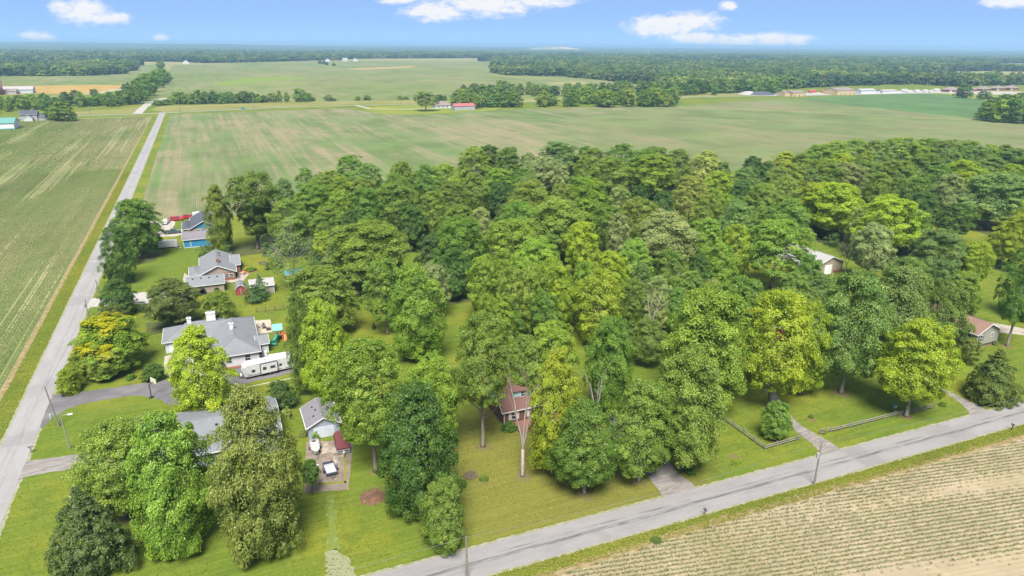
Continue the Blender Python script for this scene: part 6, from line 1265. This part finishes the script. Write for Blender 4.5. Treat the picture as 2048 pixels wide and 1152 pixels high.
# utility poles
def upole(label, b, h, group=None, arm=False, trans=0, lean=(0, 0), light=False, r=.13, mat=WOODG):
    o = thing('utility_pole' if not light else 'lamp_post', label, 'pole' if not light else 'lamp post', (b[0], b[1], 0), 0, group, local=True)
    MB().tube([(0, 0, 0), (lean[0]*.5, lean[1]*.5, h*.5), (lean[0], lean[1], h)], [r*1.25, r, r*.75], 8).build('pole', mat, o)
    if arm: MB().box(lean[0]-1.2, lean[0]+1.2, lean[1]-.05, lean[1]+.05, h-.55, h-.43).build('crossarm', WOODG, o)
    for k in range(3 if arm else 1): MB().lathe([(.03, 0), (.06, .06), (.04, .16)], (lean[0] + (-1.1+1.1*k if arm else 0), lean[1], h-.43 if arm else h-.02), 6).build('insulator', STEEL, o)
    if trans: MB().lathe([(.22, trans-.5), (.25, trans-.45), (.25, trans+.35), (.2, trans+.45)], (lean[0]*.8-.34, lean[1]*.8, 0), 10).build('transformer', ALU, o)
    if light: MB().tube([(lean[0], lean[1], h-.3), (lean[0]+.5, lean[1]-.1, h-.1), (lean[0]+1.3, lean[1]-.2, h-.05)], .04, 5).build('lamp_arm', STEEL, o); MB().box(lean[0]+1.1, lean[0]+1.8, lean[1]-.38, lean[1]-.05, h-.15, h).build('lamp_head', WHITE, o)
    return o
def pole_px(label, bx, by, tx, ty, **k):
    b = P(bx, by); return upole(label, b, height_at(b, tx, ty), **k)
pole_px('leaning wooden pole with guy wire beside the asphalt drive mouth', 118, 853, 93, 775, lean=(-.7, .2), trans=2.2)
pole_px('grey lamp post with arm light on the front lawn', 140, 898, 128, 828, light=True, lean=(-.2, 0), r=.1, mat=STEEL)
pole_px('dark wooden pole with transformer next to the gravel drive', 205, 613, 188, 560, lean=(-.3, 0), trans=5.2)
pole_px('short wooden pole with transformer at the gravel drive mouth', 178, 637, 173, 598, trans=3.6, arm=False)
pole_px('wooden pole at the bottom verge of the lower road', 934, 1158, 934, 1074, r=.15)
pole_px('wooden pole with white transformer beside the lower corn field', 1628, 970, 1640, 884, trans=5.6)
for (bx, by, ty, l) in ((180, 229, 211, 'beside the grey house end of it'), (361, 225, 199, 'nearest the road junction'), (508, 216, 188, 'where the blue car passes'), (660, 209, 186, 'between junction and farm lane'), (801, 207, 190, 'close to the hip-roofed farm house')):
    pole_px('grey utility pole along the far road, ' + l, bx, by, bx-2, ty, group='poles along the far road', arm=True, r=.22)
# guy frame and wires
WIRE = NT('wire', .6, .3).color((.10, .10, .10)).m
def wire(name, label, a, b, sag, r=.026):
    m = MB(); pts = []
    for i in range(13):
        q = i/12; pts.append((a[0]+(b[0]-a[0])*q, a[1]+(b[1]-a[1])*q, a[2]+(b[2]-a[2])*q - sag*4*q*(1-q)))
    m.tube(pts, r, 4, cap=False); o = m.build(name, WIRE, None, tuple(a)); tag(o, label, 'wire'); return o
b1 = P(934, 1158); h1 = height_at(b1, 934, 1074); b2 = P(1628, 970); h2 = height_at(b2, 1640, 884)
wire('power_line', 'power line spanning the lower road between the two poles', (b1[0], b1[1], h1), (b2[0], b2[1], h2), 1.2); wire('power_line', 'power line running west from the bottom verge pole', (b1[0], b1[1], h1), (b1[0]-60, b1[1]+3, h1+1), 1.2); wire('power_line', 'power line running east from the transformer pole', (b2[0], b2[1], h2), (b2[0]+80, b2[1]-3, h2), 1.2)
b3 = P(205, 613); b4 = P(118, 853); wire('power_line', 'power line along the left road between wooden poles', (b3[0]-.3, b3[1], 7.4), (b4[0]-.7, b4[1]+.2, 7.9), 1.0)
# mailboxes
def mailbox(label, b, col, rz=0, post=WOODG):
    o = thing('mailbox', label, 'mailbox', (b[0], b[1], 0), rz, local=True); MB().box(-.06, .06, -.06, .06, 0, 1.05).build('post', post, o)
    MB().prism([(-.13, 1.05), (.13, 1.05), (.13, 1.22), (.09, 1.30), (0, 1.33), (-.09, 1.30), (-.13, 1.22)], -.28, .28, 'y').build('box', col, o); MB().box(.132, .15, -.1, .06, 1.15, 1.3).build('flag', paint('flag_red', (.3, .02, .02)), o)
mailbox('black mailbox with black post at the asphalt drive mouth', P(115, 776), BLACK, 1.57, BLACK); mailbox('dark mailbox on wooden post across from the brick house drive', P(1409, 1032), NAVY); mailbox('dark blue mailbox with dark post opposite the eastern drive', P(2023, 860), NAVY, 0, BLACK)
o = thing('newspaper_box', 'weathered wooden post box at the old asphalt drive', 'post box', (*P(63, 906)[:2], 0), 0, local=True); MB().box(-.08, .08, -.08, .08, 0, 1.1).build('post', WOODG, o); MB().box(-.35, .35, -.14, .14, 1.1, 1.35).build('box', WOODG, o)
# rail fences
def rail_fence(label, pts, step=2.6):
    o = thing('rail_fence', label, 'fence', (pts[0][0], pts[0][1], 0), 0)
    seq = []
    for i in range(len(pts)-1):
        a, b = pts[i], pts[i+1]; L = math.hypot(b[0]-a[0], b[1]-a[1]); n = max(1, round(L/step))
        seq += [(a[0]+(b[0]-a[0])*k/n, a[1]+(b[1]-a[1])*k/n) for k in range(n)]
    seq.append(pts[-1])
    for (x, y) in seq: MB().box(x-.08, x+.08, y-.08, y+.08, 0, 1.15).build('post', WOODG, o)
    for i in range(len(seq)-1):
        a, b = seq[i], seq[i+1]
        for z in (.42, .85): MB().tube([(a[0], a[1], z+rng.uniform(-.04, .04)), (b[0], b[1], z+rng.uniform(-.04, .04))], .085, 5).build('rail', WOODG, o)
    return o
rail_fence('weathered rail fence turning a corner round the sapling lawn', [(81.9, 86.6), (81.8, 75.9), (89.8, 75.9)])
rail_fence('long weathered rail fence in front of the striped lawn', [(94.6, 75.8), (101.7, 75.4), (112.9, 75.0), (122.4, 74.2)])
o = thing('birdhouse', 'small blue birdhouse on a fence post', 'birdhouse', (*P(1787, 828)[:2], 0), 0, local=True); MB().box(-.05, .05, -.05, .05, 0, 1.5).build('post', WOODG, o); MB().box(-.2, .2, -.2, .2, 1.5, 1.8).build('box', WHITE, o); MB().prism([(-.35, 1.75), (0, 2.05), (.35, 1.75), (.35, 1.8), (0, 2.12), (-.35, 1.8)], -.3, .3, 'y').build('roof', paint('birdhouse_blue', (.05, .22, .38)), o)
o = thing('pipe_fence', 'single white pipe rail on short posts behind the travel trailer grass', 'fence', (-.6, 133.2, 0)); MB().tube([(-.6, 133.2, .95), (10, 133.8, .95)], .05, 6).build('rail', WHITE, o)
for k in range(5): MB().tube([(-.6+k*2.6, 133.2+k*.15, 0), (-.6+k*2.6, 133.2+k*.15, .95)], .045, 6).build('post', STEEL, o)
o = thing('wire_fence', 'dark wire fence with wooden posts across the ranch house back lawn', 'fence', (6, 177.7, 0))
for k in range(4): MB().box(6+k*2.25-.07, 6+k*2.25+.07, 177.6-k*.33-.07, 177.6-k*.33+.07, 0, 1.4).build('post', paint('dark_post', (.07, .055, .045)), o)
for z in (.2, .5, .8, 1.1, 1.32): MB().tube([(6, 177.6, z), (12.75, 176.6, z)], .018 if z < 1.3 else .04, 4).build('wire', paint('dark_post', (.07, .055, .045)), o)
# marker posts, lamp, shrubs
o = thing('marker_row', 'thin white marker stake row beside the parking pad', 'stake', (*P(668, 912)[:2], 0), 0, local=True)
for k in range(4): MB().tube([(.2*k-.3, -k*1.1, 0), (.2*k-.3, -k*1.1, .7)], .05, 5).build('stake', WHITE, o)
o = thing('yard_lamp', 'dark yard lamp standing beside the brick house drive', 'lamp', (*P(1230, 884)[:2], 0), 0, local=True); MB().tube([(0, 0, 0), (0, 0, 2.2)], .06, 6).build('post', BLACK, o); MB().frustum((-.16, .16, -.16, .16), 2.2, (-.22, .22, -.22, .22), 2.55).build('lantern', BLACK, o); MB().frustum((-.26, .26, -.26, .26), 2.552, (-.05, .05, -.05, .05), 2.75).build('lantern_cap', BLACK, o)
o = thing('garden_gnome', 'round terracotta pot ornament by the pipe rail', 'pot', (*P(472, 775)[:2], 0), 0, local=True); MB().lathe([(.3, 0), (.42, .3), (.4, .55), (.25, .62)], n=12).build('pot', paint('terracotta', (.40, .20, .14)), o, smooth=True); MB().lathe([(.25, .62), (.3, .8), (.12, 1.05)], n=10).build('top', WHITE, o, smooth=True)
def bush(label, x, y, dia, h, hue, kind='dome', cat='shrub', z=0):
    b = P(x, y); return tree((b[0], b[1]), h, dia, hue, kind, cb=.02, label=label, name='shrub', cat=cat)
bush('clipped round shrub at the corner of the brick house', 1019, 860, 2.9, 2.0, 'green', 'cedar'); bush('pale round hydrangea by the split-level drive', 1985, 688, 2.2, 1.3, 'pale'); bush('second pale hydrangea against the split-level house', 1990, 668, 2.2, 1.3, 'pale'); bush('leafy bush beside the aluminium boat', 632, 872, 2.6, 1.6, 'leafy'); bush('orange flowering plants along the pale blue garage', 606, 872, 1.6, 1.2, 'tan')
bush('low weedy clump on the grass above the lower road', 1472, 926, 1.8, .7, 'olive'); bush('tiny shrub on the dry lawn beside the ash ring', 968, 960, 1.5, .9, 'moss'); bush('tiny shrub on the striped lawn', 1622, 836, .9, .8, 'green'); bush('weed clump at the rail fence end by the drive', 1648, 866, 1.3, .8, 'olive'); bush('weeds at the rail fence corner end by the drive', 1596, 878, 1.0, .7, 'olive'); bush('weed clump where the long rail fence ends', 1885, 812, 1.4, .9, 'leafy'); bush('tiny evergreen in the green clearing', 748, 658, 1.1, 1.9, 'dark', 'cedar'); bush('low yew hedge clump by the ornaments on the drive edge', 262, 758, 2.0, 1.0, 'green')
bush('dense green bush hiding the tan house corner', 478, 532, 2.2, 2.0, 'dark'); bush('small bush in front of the tan house shrubs at the tyres', 392, 588, 2.0, 1.4, 'dark'); bush('wild plants on the ditch edge above the corn', 1312, 1082, 1.7, .35, 'cedar')
# gravel heaps at the yard by the far road
for (x, y, r_, h_, m_, lb) in ((1497, 188, 16, 4.2, GRAVEL, 'pale gravel heap at the roadside yard'), (1522, 189, 20, 4.6, paint('dark_gravel', (.07, .075, .09), .95), 'dark gravel heap beside the pale heap')):
    p = P(x, y); o = thing('gravel_heap', lb, 'heap', (p[0], p[1], 0), 0, local=True); MB().lathe([(r_, 0), (r_*.7, h_*.4), (r_*.35, h_*.85), (r_*.05, h_)], n=16).build('heap', m_, o); MB().lathe([(r_*.6, 0), (r_*.4, h_*.3), (r_*.05, h_*.55)], (r_*.8, r_*.2, 0), n=12).build('spill', m_, o)
def box_trailer(label, x, y, L, Hh, mat, grp=None, name='box_trailer'):
    p = P(x, y); o = thing(name, label, 'trailer', (p[0], p[1], .02), R(tg.uniform(-6, 6)), grp, local=True); MB().box(-L/2, L/2, -1.3, 1.3, .9, Hh).build('body', mat, o); MB().box(-L/2+.3, L/2-.3, -1.2, 1.2, Hh+.002, Hh+.08).build('roof', WHITE, o); wheels(o, (-L*.3, -L*.22), 1.2, .5, .3)
box_trailer('red semi trailer next to the cream metal building', 1624, 186, 14, 4.2, paint('red_trailer', (.42, .06, .04))); box_trailer('orange-red semi trailer between the two cream buildings', 1649, 185.5, 14, 4.2, paint('orange_trailer', (.48, .10, .04)))
for (x, y, l) in ((1808, 183, 12), (1816, 185, 11), (1833, 184, 9), (1850, 184, 10), (1861, 185, 8), (1872, 182, 12), (1894, 183, 7)): box_trailer('white recreational trailer parked past the silver storage units', x, y, l, 3.6, WCAR, 'white trailers at the yard', 'parked_trailer')
for (x, y, m_) in ((1570, 190, BLUEC), (1578, 190, WCAR), (1660, 188.6, DGREEN), (1672, 188.6, NAVY), (1545, 189.5, WCAR)):
    p = P(x, y); o = thing('parked_car', 'vehicle parked on the gravel yard before the cream buildings', 'car', (p[0], p[1], .02), R(tg.uniform(60, 120)), 'vehicles on the gravel yard', local=True); MB().box(-2.4, 2.4, -.95, .95, .4, 1.05).build('body', m_, o); MB().frustum((-1.6, 1.2, -.9, .9), 1.052, (-1.3, .7, -.75, .75), 1.75).build('cabin', GLASS, o); wheels(o, (1.4, -1.4), .85, .36)
p = P(288, 207); o = thing('culvert_rail', 'white concrete rails of the small bridge on the gravel lane', 'bridge rail', (p[0], p[1], 0), R(70), local=True); MB().box(-8, 8, -5.2, -4.6, 0, 1.3).build('parapet', WHITE, o); MB().box(-8, 8, 4.6, 5.2, 0, 1.3).build('parapet', WHITE, o)
# ================================================================== the air
hb = MB().box(-24500, 24500, -3400, 24500, -1.0, 92.0)
hm = bpy.data.materials.new('haze_air'); hm.use_nodes = True; ht = hm.node_tree; ht.nodes.clear()
ho = ht.nodes.new('ShaderNodeOutputMaterial'); hv = ht.nodes.new('ShaderNodeVolumePrincipled'); hv.inputs['Color'].default_value = (0.46, 0.74, 1.0, 1); hv.inputs['Density'].default_value = 0.00012
hv.inputs['Anisotropy'].default_value = 0.2
ht.links.new(hv.outputs[0], ho.inputs['Volume'])
hz_ = hb.build('haze', hm); hz_['kind'] = 'stuff'; hz_['label'] = 'thin blue summer haze over the whole plain'
